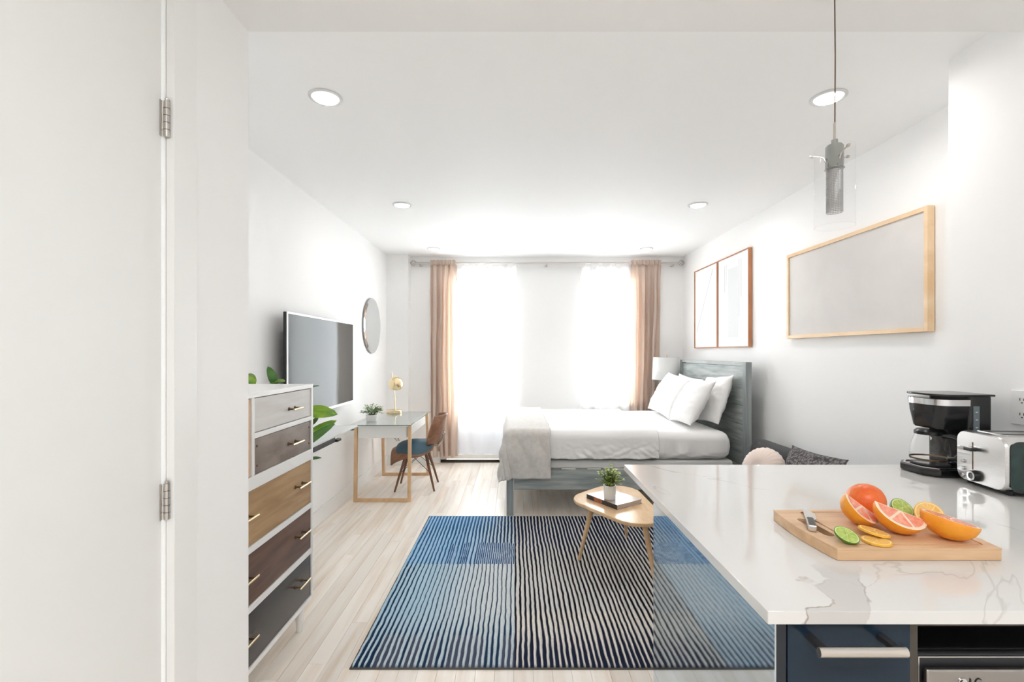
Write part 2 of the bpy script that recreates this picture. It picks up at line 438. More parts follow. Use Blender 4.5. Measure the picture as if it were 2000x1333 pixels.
def plate(outer, holes, z0, z1):
    """flat plate with holes, extruded, as an MB"""
    bm = bmesh.new()
    for loop in [outer] + holes:
        vs = [bm.verts.new((x, y, z0)) for x, y in loop]
        for i in range(len(vs)): bm.edges.new((vs[i], vs[(i + 1) % len(vs)]))
    bmesh.ops.triangle_fill(bm, use_beauty=True, use_dissolve=False, edges=bm.edges[:])
    r = bmesh.ops.extrude_face_region(bm, geom=bm.faces[:])
    for e in r['geom']:
        if isinstance(e, bmesh.types.BMVert): e.co.z = z1
    bmesh.ops.recalc_face_normals(bm, faces=bm.faces)
    bm.verts.index_update()
    mb = MB(); mb.add([v.co[:] for v in bm.verts], [[v.index for v in f.verts] for f in bm.faces]); bm.free()
    return mb
def fbm(x, y, z=0.0): return noise.fractal(Vector((x, y, z)), 1.0, 2.0, 3)
def ns(x, y, z=0.0): return noise.noise(Vector((x, y, z)))
def P(px, py, Y):
    """a point of the place from where it is seen in the photograph and how far away it is (metres)"""
    return ((px - 1005) / FPX * Y, Y, EYE - (py - 690) / FPX * Y)
random.seed(7)
# ------------------------------------------------------------------ the room
XL, XR, YB, ZC = -1.58, 2.125, 5.95, 2.595       # left wall, right wall, window wall, ceiling
XE, YE, ZS = -0.861, 1.524, 2.42                 # entry wall plane, end of the kitchen part, its lower ceiling
XK, YK = 1.80, 1.954                             # kitchen side wall that stands forward of the room wall
YR = -1.7                                        # rear wall behind the viewer

fl = MB().box(XL - .2, XR + .2, YR - .2, YB + .25, -0.12, -0.012)
floor = struct('floor', fl, OAKB, 'pale oak strip floor', loc=(0, 0, 0))
# planks: one unit mesh, scaled lengthwise
PW = 0.083
unit = bpy.data.meshes.new('plank')
_m = MB().box(-PW / 2 + .0006, PW / 2 - .0006, 0.0, 1.0, -0.0119, 0.0)
unit.from_pydata(_m.v, [], _m.f); unit.materials.append(OAK)
rp = random.Random(3)
rest = MB()
x = XL + PW / 2
while x < XR + PW / 2:
    y = YR - rp.random() * 0.6
    while y < YB:
        ln = rp.uniform(0.85, 1.75); y1 = min(y + ln, YB + 0.0)
        if y1 - y > 0.02:
            xa = min(x + PW / 2, XR + .001)
            if y1 > 1.75 and not (x > 1.15 and y1 < 3.0):
                o = bpy.data.objects.new('plank', unit); COL.objects.link(o); o.parent = floor
                o.location = (x, y, 0); o.scale = (1, y1 - y - 0.0012, 1)
            else:
                rest.box(x - PW / 2 + .0006, x + PW / 2 - .0006, y, y1 - .0012, -0.0119, 0.0)
        y = y1
    x += PW
tag(build('planks', rest, OAK, floor, smooth=False), kind='stuff')

struct('ceiling', MB().box(XL - .2, XR + .2, YE, YB + .25, ZC, ZC + .12), CEIL, 'smooth white ceiling')
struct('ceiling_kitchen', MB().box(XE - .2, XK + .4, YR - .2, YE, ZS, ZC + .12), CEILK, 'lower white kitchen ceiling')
struct('wall_left', MB().box(XL - .15, XL, YE - .15, YB + .25, 0, ZC), WALL, 'long white wall with the television')
struct('wall_right', MB().box(XR, XR + .15, YK - .2, YB + .25, 0, ZC), WALL, 'long white wall behind the bed')
struct('wall_kitchen', MB().box(XK, XR + .15, YR - .2, YK, 0, ZC), WALL, 'white kitchen wall with the outlet')
struct('wall_rear', MB().box(XE - .2, XK, YR - .15, YR, 0, ZS), WALL, 'white wall behind the kitchen')
# entry wall with a door opening
DY0, DY1, DZ = 0.34, 1.160, 2.30
we = MB()
we.box(XE - .14, XE, DY1, YE, 0, ZS)
we.box(XE - .14, XE, YR, DY0, 0, ZS)
we.box(XE - .14, XE, DY0, DY1, DZ, ZS)
we.box(XL, XE - .14, YE - .12, YE, 0, ZC)
struct('wall_entry', we, WALL, 'white entry wall with a painted door', smooth=False)
# chase in the far corner
struct('wall_chase', MB().box(XL, -1.31, 5.80, YB, 0, ZC), WALL, 'boxed white corner chase')
# window wall
W1 = (-0.86, -0.03, 0.0, 2.36); W2 = (0.885, 1.55, 0.72, 2.33)
wb = MB()
wb.box(XL, W1[0], YB, YB + .25, 0, ZC); wb.box(W1[1], W2[0], YB, YB + .25, 0, ZC); wb.box(W2[1], XR, YB, YB + .25, 0, ZC)
wb.box(W1[0], W1[1], YB, YB + .25, W1[3], ZC); wb.box(W2[0], W2[1], YB, YB + .25, W2[3], ZC); wb.box(W2[0], W2[1], YB, YB + .25, 0, W2[2])
struct('wall_back', wb, WALL, 'white window wall', smooth=False)

# glazed balcony door
w1 = struct('window_1', MB().box(W1[0], W1[0] + .05, YB + .10, YB + .18, .06, W1[3]).box(W1[1] - .05, W1[1], YB + .10, YB + .18, .06, W1[3])
            .box(W1[0] + .05, W1[1] - .05, YB + .10, YB + .18, W1[3] - .05, W1[3]), TRIMW, 'tall glazed balcony door behind a sheer', loc=(0, YB, 0))
def wpart(n, mb, m, par): return build(n, mb, m, par, bevel=.003)
wpart('lower_panel', MB().box(W1[0] + .05, W1[1] - .05, YB + .11, YB + .16, .10, .56), PANELW, w1)
wpart('rail', MB().box(W1[0] + .05, W1[1] - .05, YB + .105, YB + .165, .56, .62), TRIMW, w1)
build('pane', MB().box(W1[0] + .05, W1[1] - .05, YB + .135, YB + .139, .62, W1[3] - .05), GLASSW, w1)
wpart('sill', MB().box(W1[0], W1[1], YB - .012, YB + .18, .045, .10), TRIMW, w1)
wpart('dark_strip', MB().box(-.93, W1[1] + .02, YB - .02, YB - .002, .0, .035), DARK, w1)  # dark strip along the foot of the balcony door
wpart('handle', MB().box(W1[0] + .44, W1[0] + .475, YB + .06, YB + .105, .50, .535), NICKEL, w1)
# double-hung window
w2 = struct('window_2', MB().box(W2[0], W2[0] + .045, YB + .08, YB + .19, W2[2], W2[3]).box(W2[1] - .045, W2[1], YB + .08, YB + .19, W2[2], W2[3])
            .box(W2[0] + .045, W2[1] - .045, YB + .08, YB + .19, W2[3] - .045, W2[3]), TRIMW, 'double-hung window behind a sheer beside the bed', loc=(0, YB, 0))
wpart('meeting_rail', MB().box(W2[0] + .045, W2[1] - .045, YB + .10, YB + .16, 1.455, 1.50), TRIMW, w2)
wpart('bottom_rail', MB().box(W2[0] + .045, W2[1] - .045, YB + .10, YB + .15, W2[2] + .03, W2[2] + .10), TRIMW, w2)
build('pane', MB().box(W2[0] + .045, W2[1] - .045, YB + .145, YB + .149, 1.50, W2[3] - .045), GLASSW, w2)
build('pane', MB().box(W2[0] + .045, W2[1] - .045, YB + .115, YB + .119, W2[2] + .10, 1.455), GLASSW, w2)
wpart('sill', MB().box(W2[0] - .03, W2[1] + .03, YB - .04, YB + .19, W2[2] - .005, W2[2] + .03), TRIMW, w2)

# baseboards
def bb(name, mb): struct(name, mb, TRIMW, 'white painted baseboard', bevel=.004)
bb('baseboard_left', MB().box(XL, XL + .014, YE, 5.80, 0, .125))
bb('baseboard_chase', MB().box(XL + .014, -1.31, 5.786, 5.80, 0, .125))
bb('baseboard_back', MB().box(-1.31, -.935, YB - .05, YB, 0, .15))
bb('baseboard_middle', MB().box(.0, XR, YB - .014, YB, 0, .125))
bb('baseboard_right', MB().box(XR - .014, XR, YK, YB - .014, 0, .125))

# entry door, casing, hinges
d1 = struct('door_1', MB().box(XE - .045, XE - .004, DY0 + .004, DY1 - .005, .01, DZ - .004), DOORW, 'plain white painted door', bevel=.003, loc=(XE, DY1, 0))
for z in (1.015, 1.955, 0.22):
    h = MB()
    h.lathe([(.0065, 0), (.0065, .088)], (XE + .006, DY1 - .002, z - .044), 12)
    h.lathe([(.003, 0), (.005, .003), (.005, .006)], (XE + .006, DY1 - .002, z + .044), 10)
    hi = build('hinge', h, NICKEL, d1); hi['label'] = 'satin nickel barrel hinge'
    build('hinge_leaf', MB().box(XE - .004, XE - .0015, DY1 - .013, DY1 - .006, z - .044, z + .044), NICKEL, hi)
    for k in (1, 2, 3, 4):
        build('knuckle_gap', MB().lathe([(.0068, -.0006), (.0068, .0006)], (XE + .006, DY1 - .002, z - .044 + k * .0176), 12), BLACKM, hi)
struct('trim_1', MB().box(XE + .0005, XE + .021, DY1 + .003, DY1 + .087, 0, DZ + .07), TRIMW, 'white door casing', bevel=.003)
struct('trim_2', MB().box(XE + .0005, XE + .021, DY0 - .09, DY1 + .003, DZ + .003, DZ + .07), TRIMW, 'white door head casing', bevel=.003)

# ------------------------------------------------------------------ downlights
def downlight(x, y, z, w, label, group):
    t = thing('recessed_downlight', label, 'ceiling light', (x, y, z), 0, group)
    n = 32; ro, ri = .078, .062
    ring = MB().lathe([(ro, -.0005), (ro, -.004), (ri + .004, -.008), (ri, -.004), (ri, -.0005)], (0, 0, 0), n, cap=False)
    build('trim_ring', ring, RINGW, t, local=True)
    build('diffuser', MB().lathe([(.0005, -.003), (ri, -.003)], (0, 0, 0), n, cap=False), LAMPON, t, local=True)
    if w <= 0: return t
    ld = bpy.data.lights.new('downlight_lamp', 'AREA'); ld.shape = 'DISK'; ld.size = .11; ld.energy = w; ld.color = (1, .975, .95); ld.spread = math.radians(170)  # fill light added inside the fitting to even the room's brightness
    lo = bpy.data.objects.new('downlight_lamp', ld); COL.objects.link(lo); lo.parent = t; lo.location = (0, 0, -.0095)
    lo.visible_camera = True
    return t
rows = [(2.236, 'nearest the kitchen', -.897, 1.49), (3.855, 'in the middle of the ceiling', -.92, 1.50), (5.48, 'close to the window wall', -.94, 1.535)]
for (y, where, xa, xb), (WA, WB) in zip(rows, ROOM_LAMP_W):
    downlight(xa, y, ZC, WA, 'round white recessed ceiling light on the television side, ' + where, 'recessed ceiling lights of the room')
    downlight(xb, y, ZC, WB, 'round white recessed ceiling light on the bed side, ' + where, 'recessed ceiling lights of the room')
# added fill light behind the viewer, shaped as a flush ceiling panel
kp = thing('added_fill_panel', 'added unseen fill light panel on the lower kitchen ceiling', 'ceiling light', (.35, -.45, ZS))
build('frame', MB().box(.35 - .62, .35 + .62, -.45 - .22, -.45 + .22, ZS - .05, ZS - .0005), WHITEM, kp, bevel=.004)
build('diffuser', MB().box(.35 - .60, .35 + .60, -.45 - .20, -.45 + .20, ZS - .054, ZS - .0502), LAMPON, kp)
ld = bpy.data.lights.new('fill_panel_lamp', 'AREA'); ld.shape = 'RECTANGLE'; ld.size = 1.18; ld.size_y = .38; ld.energy = KITCHEN_FILL_W; ld.color = (.94, .97, 1.0)
lo = bpy.data.objects.new('fill_panel_lamp', ld); COL.objects.link(lo); lo.parent = kp; lo.location = (0, 0, -.057)

# ------------------------------------------------------------------ rug
def make_rug():
    X0, X1, Y0, Y1 = -.715, 1.295, 2.058, 3.965
    per = .0268
    nx, ny = int((X1 - X0) / per * 12), 150
    vs, cs = [], []
    def lerp(a, b, t): return tuple(p + (q - p) * t for p, q in zip(a, b))
    def sstep(a, b, x):
        t = max(0, min(1, (x - a) / (b - a))); return t * t * (3 - 2 * t)
    for j in range(ny + 1):
        y = Y0 + (Y1 - Y0) * j / ny
        for i in range(nx + 1):
            x = X0 + (X1 - X0) * i / nx
            wob = .0065 * ns(x * 9, y * 3.2, 1) + .0032 * ns(x * 30, y * 17, 5)
            s = (x - X0 + wob) / per
            k = math.floor(s); ph = s - k
            left = x < 0.0; t_near = sstep(2.55, 2.08, y)
            rk = ns(k * 7.31, 0.5, 2) * .5 + .5
            if left:
                edge = sstep(-.52, -.715, x)
                if y > 3.06:
                    duty = .42 + .16 * sstep(3.3, 3.75, y) * (.4 + rk) - .08 * ns(x * 6, y * 3, 9)
                    lightc = lerp((.36, .56, .76), (.62, .70, .76), sstep(-.45, 0, x))
                    dark = lerp((.018, .085, .21), (.012, .028, .075), sstep(-.4, 0, x))
                    dark = lerp(dark, (.05, .19, .42), .55 * sstep(3.62, 3.95, y) * (1 - sstep(-.2, 0, x)))
                    duty = 1 - duty
                    if y < 3.42:      # band of fine broken stripes
                        f2 = sstep(-.62, -.3, x) * sstep(3.46, 3.36, y)
                        ph2 = (s * 2) % 1.0
                        if f2 > .25 + .7 * (ns(k * 5.7, 1.5, 3) * .5 + .5) and rk < .66:
                            ph = ph2; duty = .42 + .2 * ns(k * 3.1, y * 8, 6); dark = (.030, .085, .21)
                else:
                    duty = .76 - .34 * t_near * (.5 + rk) - .22 * edge
                    lightc = lerp((.44, .61, .73), (.68, .73, .75), sstep(-.55, -.15, x))
                    lightc = lerp(lightc, (.58, .67, .72), t_near)
                    dark = (.010, .035, .085)
                    if t_near > .55 and rk > .42: dark = lerp(dark, (.13, .12, .16), .45)
            else:
                duty = .60 - .20 * sstep(3.05, 3.6, y) * (.6 + .6 * rk) - .30 * sstep(2.38, 2.08, y) * (.6 + rk * .5) + .06 * ns(x * 7, y * 3, 4)
                lightc = (.80, .765, .71) if y < 2.50 else (.73, .715, .70)
                dark = lerp((.008, .009, .014), (.012, .018, .045), max(sstep(3.1, 3.5, y), t_near))
            # light rib occupies ph in [0,duty]
            e = .10
            li = sstep(0, e, ph) * (1 - sstep(duty, duty + e, ph))
            h = .0065 + .0075 * math.sin(math.pi * min(1, ph / max(duty, .05))) ** .6 * (1 if ph < duty else 0) + .0015 * ns(x * 120, y * 60)
            if j in (0, ny) or i in (0, nx): h = .004; li *= .2
            vs.append((x, y + .006 * ns(x * 3, y * 2), h))
            cs.append(lerp(dark, lightc, li))
    fs = []
    for j in range(ny):
        for i in range(nx):
            a = j * (nx + 1) + i; fs.append((a, a + 1, a + nx + 2, a + nx + 1))
    t = thing('area_rug', 'navy, pale blue and cream striped rug on the oak floor', 'rug', ((X0 + X1) / 2, (Y0 + Y1) / 2, 0))
    mb = MB(); mb.v = vs; mb.f = fs
    o = build('pile', mb, RUG, t, sharp=180)
    ca = o.data.color_attributes.new('Col', 'FLOAT_COLOR', 'POINT')
    flat = []
    for c in cs: flat += [c[0], c[1], c[2], 1.0]
    ca.data.foreach_set('color', flat)
    build('binding', MB().box(X0 - .006, X1 + .006, Y0 - .008, Y1 + .006, .0005, .0042), RUGB, t, bevel=.002)
make_rug()

# ------------------------------------------------------------------ bed
BX0, BX1, BY0, BY1 = -.068, 1.956, 3.985, 5.57
bed = thing('platform_bed', 'grey-washed wooden bed frame with plank headboard', 'bed', (.95, 4.78, 0))
for y in (BY0, BY1 - .06):
    build('post', MB().box(BX1, BX1 + .052, y, y + .06, 0, 1.302), GREYWV, bed, bevel=.004)
build('top_cap', MB().box(BX1 + .004, BX1 + .050, BY0 + .06, BY1 - .06, 1.272, 1.300), GREYW, bed, bevel=.003)
hz = [.40, .60, .76, .925, 1.105, 1.268]
for a, b in zip(hz[:-1], hz[1:]):
    build('headboard_board', MB().box(BX1 + .014, BX1 + .038, BY0 + .06, BY1 - .06, a + .002, b - .002), GREYW, bed, bevel=.004)
build('side_rail', MB().box(BX0 + .062, BX1, BY0 + .012, BY0 + .040, .219, .386), GREYW, bed, bevel=.003)
build('side_rail', MB().box(BX0 + .062, BX1, BY1 - .040, BY1 - .012, .219, .386), GREYW, bed, bevel=.003)
build('foot_rail', MB().box(BX0 + .012, BX0 + .040, BY0 + .062, BY1 - .062, .219, .386), GREYW, bed, bevel=.003)
for y in (BY0, BY1 - .06):
    build('leg', MB().box(BX0, BX0 + .060, y, y + .06, 0, .390), GREYWV, bed, bevel=.004)
for i in range(9):
    xx = BX0 + .16 + i * .22
    build('slat', MB().box(xx, xx + .09, BY0 + .041, BY1 - .041, .371, .3905), GREYW, bed)
bs = build('box_spring', MB().box(BX0 + .035, BX1 - .09, BY0 + .03, BY1 - .03, .391, .461), BOXSP, bevel=.02, seg=3)
tag(bs, 'low white box spring between grey rail and mattress', 'box spring')

def mattress():
    mb = MB()
    x0, x1, y0, y1, z0, z1 = BX0 + .01, 1.855, BY0 + .015, BY1 - .02, .464, .705
    # rounded box through superellipse sections along X
    n = 72; rings = []
    xs = [0, .004, .014, .03, .06, .10] + [.10 + (1 - .2) * k / 60 for k in range(1, 60)] + [.90, .94, .97, .986, .996, 1]
    for q in xs:
        x = x0 + (x1 - x0) * q
        d = min(q, 1 - q) * (x1 - x0)
        R = .085
        ins = 0 if d >= R else R - math.sqrt(max(0, R * R - (R - d) ** 2))
        ring = []
        hy, hz_ = (y1 - y0) / 2 - ins * .8, (z1 - z0) / 2 - ins
        loop = rrect(-hy, hy, -hz_, hz_, min(.075, hz_ * .95), 14)
        for (a, b) in loop:
            yy, zz = (y0 + y1) / 2 + a, (z0 + z1) / 2 + b
            # sheet wrinkles pulled towards the lower edge
            side = max(0, min(1, (abs(a) - hy + .05) / .05))
            low = max(0, min(1, (.02 - b) / .10))
            w = 0
            if side > 0:
                w = (.014 * ns(x * 9 - b * 22, b * 6, 3) + .009 * ns(x * 26 + b * 30, b * 11, 8)) * low
                w += .004 * ns(x * 5, b * 9, 1)
                if x > 1.1: w += .020 * abs(ns(x * 14 + b * 38, b * 5, 6)) * low
            yy += (1 if a > 0 else -1) * w * side
            if b > 0: zz += .006 * ns(x * 3, a * 3, 5) * (1 - side)
            if b < -hz_ * .8: zz += .010 * abs(ns(x * 7, 0, 2))
            if side > 0 and x < 1.2: yy -= (1 if a > 0 else -1) * w * side
            ring.append((x, yy, zz))
        rings.append(ring)
    mb.loft(rings)
    return mb
o = build('mattress', mattress(), LINEN, sharp=60)
tag(o, 'thick mattress in a wrinkled white fitted sheet', 'mattress')
# top sheet folded over the foot two thirds of the mattress
def top_sheet():
    x0, x1 = BX0 + .03, 1.22
    y0, y1, zt = BY0 - .002, BY1 + .0, .720
    drop = .235; R = .07
    prof = []
    N1 = 16
    for k in range(N1 + 1): prof.append((y0, zt - R - drop + R + (drop - R) * k / N1 * 1.0))
    for k in range(1, 9):
        a = math.pi / 2 * k / 8; prof.append((y0 + R - R * math.cos(a), zt - R + R * math.sin(a)))
    M = 30
    for k in range(1, M): prof.append((y0 + R + (y1 - y0 - 2 * R) * k / M, zt))
    for k in range(0, 9):
        a = math.pi / 2 * (1 - k / 8); prof.append((y1 - R + R * math.cos(a), zt - R + R * math.sin(a)))
    for k in range(1, 5): prof.append((y1, zt - R - (drop - R) * k / 4))
    nv = len(prof) - 1; nu = 150
    def fn(u, v):
        j = min(int(round(v * nv)), nv); y, z = prof[j]; x = x0 + (x1 - x0) * u
        onside = z < zt - .03
        low = max(0, min(1, (zt - .06 - z) / .16))
        w = 0
        if onside:
            w = .014 * low * ns(x * 8 - z * 20, z * 8, 13) + .011 * low * ns(x * 22 + z * 26, z * 14, 3) + .012 * low * max(0, ns(x * 4.5, z * 10, 21))
            if u > .80: w += .018 * low * abs(ns(x * 30 + z * 40, z * 6, 2))
        if x < .40: w *= .3
        s = -1 if y < 4.7 else 1
        zz = z + (.005 * ns(x * 3.5, y * 3, 31) if not onside else 0)
        if j <= 1: zz += .012 * ns(x * 9, 3, 1)
        return (x, y + s * abs(w), zz)
    return MB().grid(nu, nv, fn)
o = build('bed_sheet', top_sheet(), LINEN, sharp=70, solid=.006)
tag(o, 'white top sheet smoothed over the mattress, tucked below', 'sheet')

def throw():
    # flat cloth coordinates: a = past the foot edge (towards -X), b = past the near edge (towards -Y), c = past the far edge
    xf, yn, yf, zt = BX0 - .016, BY0 - .034, BY1 + .026, .737
    a0, a1 = -.385, .40        # from right edge to hem beyond the foot
    b_near, b_far = .385, .10
    W = yf - yn
    R = .055
    def bend(d):              # distance past an edge -> (out, down)
        if d <= 0: return 0.0, 0.0
        L = R * math.pi / 2
        if d < L:
            t = d / R; return R * math.sin(t), R * (1 - math.cos(t))
        return R, R + (d - L)
    def fn(u, v):
        a = a0 + (a1 - a0) * u
        bb_ = b_near - (b_near + W + b_far) * v          # >0 past near edge; < -W past far edge
        a += .018 * ns(bb_ * 5, 0, 3) * (1 - u)
        c = -bb_ - W
        A = a + R; 
        b = max(bb_, c); side = -1 if bb_ > c else 1
        Bv = b + R
        if A > 0 and Bv > 0:
            th = math.atan2(A, Bv); r = max(A, Bv) * .93 + math.hypot(A, Bv) * .07
            o_, d_ = bend(r)
            flare = .02 + .10 * max(0, d_) * math.sin(2 * th)
            o2 = o_ + flare * min(1, d_ * 6)
            ox, oy, dz = o2 * math.sin(th), o2 * math.cos(th), d_
        elif A > 0:
            ox, dz = bend(A); oy = Bv; ox += .015 * min(1, dz * 5)
        elif Bv > 0:
            oy, dz = bend(Bv); ox = A; oy += .012 * min(1, dz * 5)
        else:
            ox, oy, dz = A, Bv, 0.0
        x = xf + R - ox
        y = (yn + R - oy) if side < 0 else (yf - R + oy)
        hang = max(0, min(1, dz / .2))
        wv = .018 * hang * math.sin((a * 1.0 + bb_ * .35) * 17 + 1.5) + .010 * hang * ns(a * 7, bb_ * 4, 7) + .005 * ns(a * 7, bb_ * 7, 2)
        if Bv > A: y += side * abs(wv)
        else: x -= abs(wv)
        z = zt - dz + .006 * ns(a * 6, bb_ * 4, 9) * (1 - hang)
        return (x, y, z)
    return MB().grid(90, 170, fn)
o = build('throw_blanket', throw(), THROW, sharp=80, solid=.008)
tag(o, 'greige woven throw blanket draped over the foot of the bed', 'blanket')

def pillow(wd, ht, th, seed, n=36):
    mb = MB()
    def side(sgn):
        def fn(u, v):
            a, b = u * 2 - 1, v * 2 - 1
            e = max(0, (1 - abs(a) ** 2.4)) ** .55 * max(0, (1 - abs(b) ** 2.4)) ** .55
            pin = 1 - .07 * (1 - abs(a) ** 2) * abs(b) ** 4 ; pin2 = 1 - .09 * (1 - abs(b) ** 2) * abs(a) ** 4
            w = .010 * ns(a * 3 + seed, b * 3, sgn) + .006 * ns(a * 7, b * 7 + seed, sgn)
            w += .010 * (abs(a) ** 3) * ns(b * 12 + seed, a * 2, 4)
            return (a * wd / 2 * pin2, b * ht / 2 * pin, sgn * (e * (th / 2 + w)) + (.012 * ns(a * 2.5, b * 2.5, seed)))
        return fn
    mb.grid(n, n, side(1)); mb.grid(n, n, side(-1), flip=True)
    return mb
def place_pillow(c, lean, yaw, roll, seed, label, wd=.66, ht=.47, th=.17):
    # local x -> along world Y, local y -> up the lean, local z -> towards the foot (-X)
    M = Matrix.Translation(c) @ Euler((0, 0, yaw)).to_matrix().to_4x4() @ Matrix(((0, math.sin(lean), -math.cos(lean), 0), (-1, 0, 0, 0), (0, math.cos(lean), math.sin(lean), 0), (0, 0, 0, 1))) @ Euler((0, 0, roll)).to_matrix().to_4x4()
    o = build('pillow', pillow(wd, ht, th, seed).xf(M), LINEN, weld=True, sharp=100)
    return tag(o, label, 'pillow', 'white bed pillows')
R = math.radians
place_pillow((1.86, 5.12, .926), R(14), R(2), R(-3), 4.0, 'white pillow against the headboard, mostly hidden by the window-side one', ht=.42, th=.13)
place_pillow((1.850, 4.42, .950), R(20), R(-3), R(5), 9.0, 'plump white pillow leaning on the headboard nearest the sofa', wd=.62, ht=.46, th=.15)
place_pillow((1.655, 5.06, .937), R(30), R(3), R(-3), 1.0, 'white pillow in the front row nearest the window', wd=.68, ht=.48)
place_pillow((1.640, 4.39, .930), R(30), R(-4), R(4), 15.0, 'white pillow in the front row, nearer the kitchen counter', wd=.64, ht=.46)
# ------------------------------------------------------------------ nightstand and lamp
NSX0, NSX1, NSY0, NSY1, NSZ = 1.66, 2.05, 5.585, 5.83, .60
t = thing('nightstand', 'small white nightstand hidden between bed and window wall', 'nightstand', ((NSX0 + NSX1) / 2, (NSY0 + NSY1) / 2, 0))
build('body', MB().box(NSX0, NSX1, NSY0, NSY1, .14, NSZ), WHITE, t, bevel=.004)
for xx in (NSX0 + .02, NSX1 - .05):
    for yy in (NSY0 + .02, NSY1 - .05): build('leg', MB().box(xx, xx + .03, yy, yy + .03, 0, .14), WHITE, t)
LX, LY = 1.825, 5.674
t = thing('table_lamp', 'table lamp with a white drum shade and dark neck beside the headboard', 'lamp', (LX, LY, NSZ))
build('base', MB().lathe([(.001, 0), (.075, 0), (.075, .012), (.03, .03), (.06, .12), (.075, .22), (.055, .32), (.018, .37), (.012, .385)], (LX, LY, NSZ + .0005), 28), BLACKM, t, sharp=50)
build('neck', MB().lathe([(.012, .385), (.016, .40), (.010, .43), (.010, .66)], (LX, LY, NSZ), 16), BRONZE, t)
zb, ztp = 1.062, 1.328
sh = MB().lathe([(.163, zb - NSZ), (.146, ztp - NSZ)], (LX, LY, NSZ), 48, cap=False)
build('shade', sh, SHADE, t, solid=.004)
build('shade_ring', MB().lathe([(.1455, ztp - NSZ - .004), (.1475, ztp - NSZ - .004), (.1475, ztp - NSZ + .002), (.1455, ztp - NSZ + .002)], (LX, LY, NSZ), 48, cap=False), WHITE, t)
build('finial', MB().lathe([(.006, .66), (.006, .735), (.011, .742), (.009, .752), (.001, .760)], (LX, LY, NSZ), 12), BRASS, t)
sp = MB()
for k in range(3):
    a = k * 2.094 + .4
    sp.tube([(LX, LY, ztp - .02), (LX + .145 * math.cos(a), LY + .145 * math.sin(a), ztp - .004)], .0025, 6)
build('spider', sp, BRASS, t)

# ------------------------------------------------------------------ curtains and rod
RY, RZ = 5.868, 2.503
rod = thing('curtain_rod', 'long nickel curtain rod with cage finials above both windows', 'curtain rod', (.40, RY, RZ))
build('rod', MB().tube([(-1.215, RY, RZ), (2.03, RY, RZ)], .011, 12), NICKEL, rod)
def finial(x, s):
    mb = MB()
    for k in range(6):
        a = k * math.pi / 3
        path = []
        for q in range(9):
            tt = q / 8; rr = .034 * math.sin(math.pi * tt) ** .8 + .003; aa = a + tt * 1.6
            path.append((x + s * (.012 + .066 * tt), RY + rr * math.cos(aa), RZ + rr * math.sin(aa)))
        mb.tube(path, .0035, 5)
    mb.tube([(x, RY, RZ), (x + s * .014, RY, RZ)], .015, 10)
    mb.tube([(x + s * .074, RY, RZ), (x + s * .084, RY, RZ)], .008, 8)
    build('finial', mb, NICKEL, rod)
finial(2.03, 1); finial(-1.215, -1)
for bx in (-1.18, .40, 1.98):
    build('bracket', MB().tube([(bx, YB - .001, RZ - .03), (bx, RY + .01, RZ - .03), (bx, RY, RZ - .014)], .006, 8).lathe([(.022, 0), (.022, .004)], (bx, YB - .006, RZ - .03), 14), NICKEL, rod)

def drape(x0, x1, folds, amp, ztop, zbot, seed, pinch=0.0, xb0=None, xb1=None, nu=220, nv=40, y=RY, amp_top=None):
    xb0 = x0 if xb0 is None else xb0; xb1 = x1 if xb1 is None else xb1
    def fn(u, v):
        z = ztop + (zbot - ztop) * v
        xa = x0 + (xb0 - x0) * v; xc = x1 + (xb1 - x1) * v
        uu = u + .35 / folds * ns(u * folds * .7, v * 1.6, seed) + .15 / folds * ns(u * 3, v * 5, seed + 4)
        am = amp * (1 + .45 * ns(u * folds * .5, v * 1.2, seed + 2))
        if amp_top is not None: am = amp_top + (am - amp_top) * min(1, v * 6)
        ph = uu * folds * 2 * math.pi
        return (xa + (xc - xa) * u + .3 * amp * math.sin(ph * 2 + seed) * (0 if u in (0, 1) else 1), y + am * math.sin(ph) + .3 * am * math.sin(ph * 1.7 + seed), z)
    return MB().grid(nu, nv, fn)
def pocket_curtain(x0, x1, xb0, xb1, seed, label):
    t = thing('curtain', label, 'curtain', ((x0 + x1) / 2, RY, .09), 0, 'tan curtain panels')
    build('cloth', drape(x0, x1, 4.5, .040, RZ - .02, .085, seed, xb0=xb0, xb1=xb1, amp_top=.014, y=RY + .018), CURT, t, sharp=180)
    def head(u, v):   # rod pocket and header ruffle wrapped round the rod
        z = RZ + .034 - .056 * v
        am = .012 + .006 * v
        ph = u * 6.5 * 4 * math.pi + seed
        return (x0 + (x1 - x0) * u, RY - .017 + am * .35 * math.sin(ph), z + .004 * math.sin(ph * .5))
    hb = MB().grid(200, 6, head)
    hb.grid(200, 6, lambda u, v: (head(u, v)[0], 2 * RY - head(u, v)[1], head(u, v)[2]))
    build('header', hb, CURT, t, sharp=180)
pocket_curtain(-1.045, -.735, -1.045, -.722, 3.3, 'tan curtain panel hanging beside the desk chair')
pocket_curtain(1.452, 1.822, 1.435, 1.775, 8.1, 'tan curtain panel hanging beside the bedside lamp')
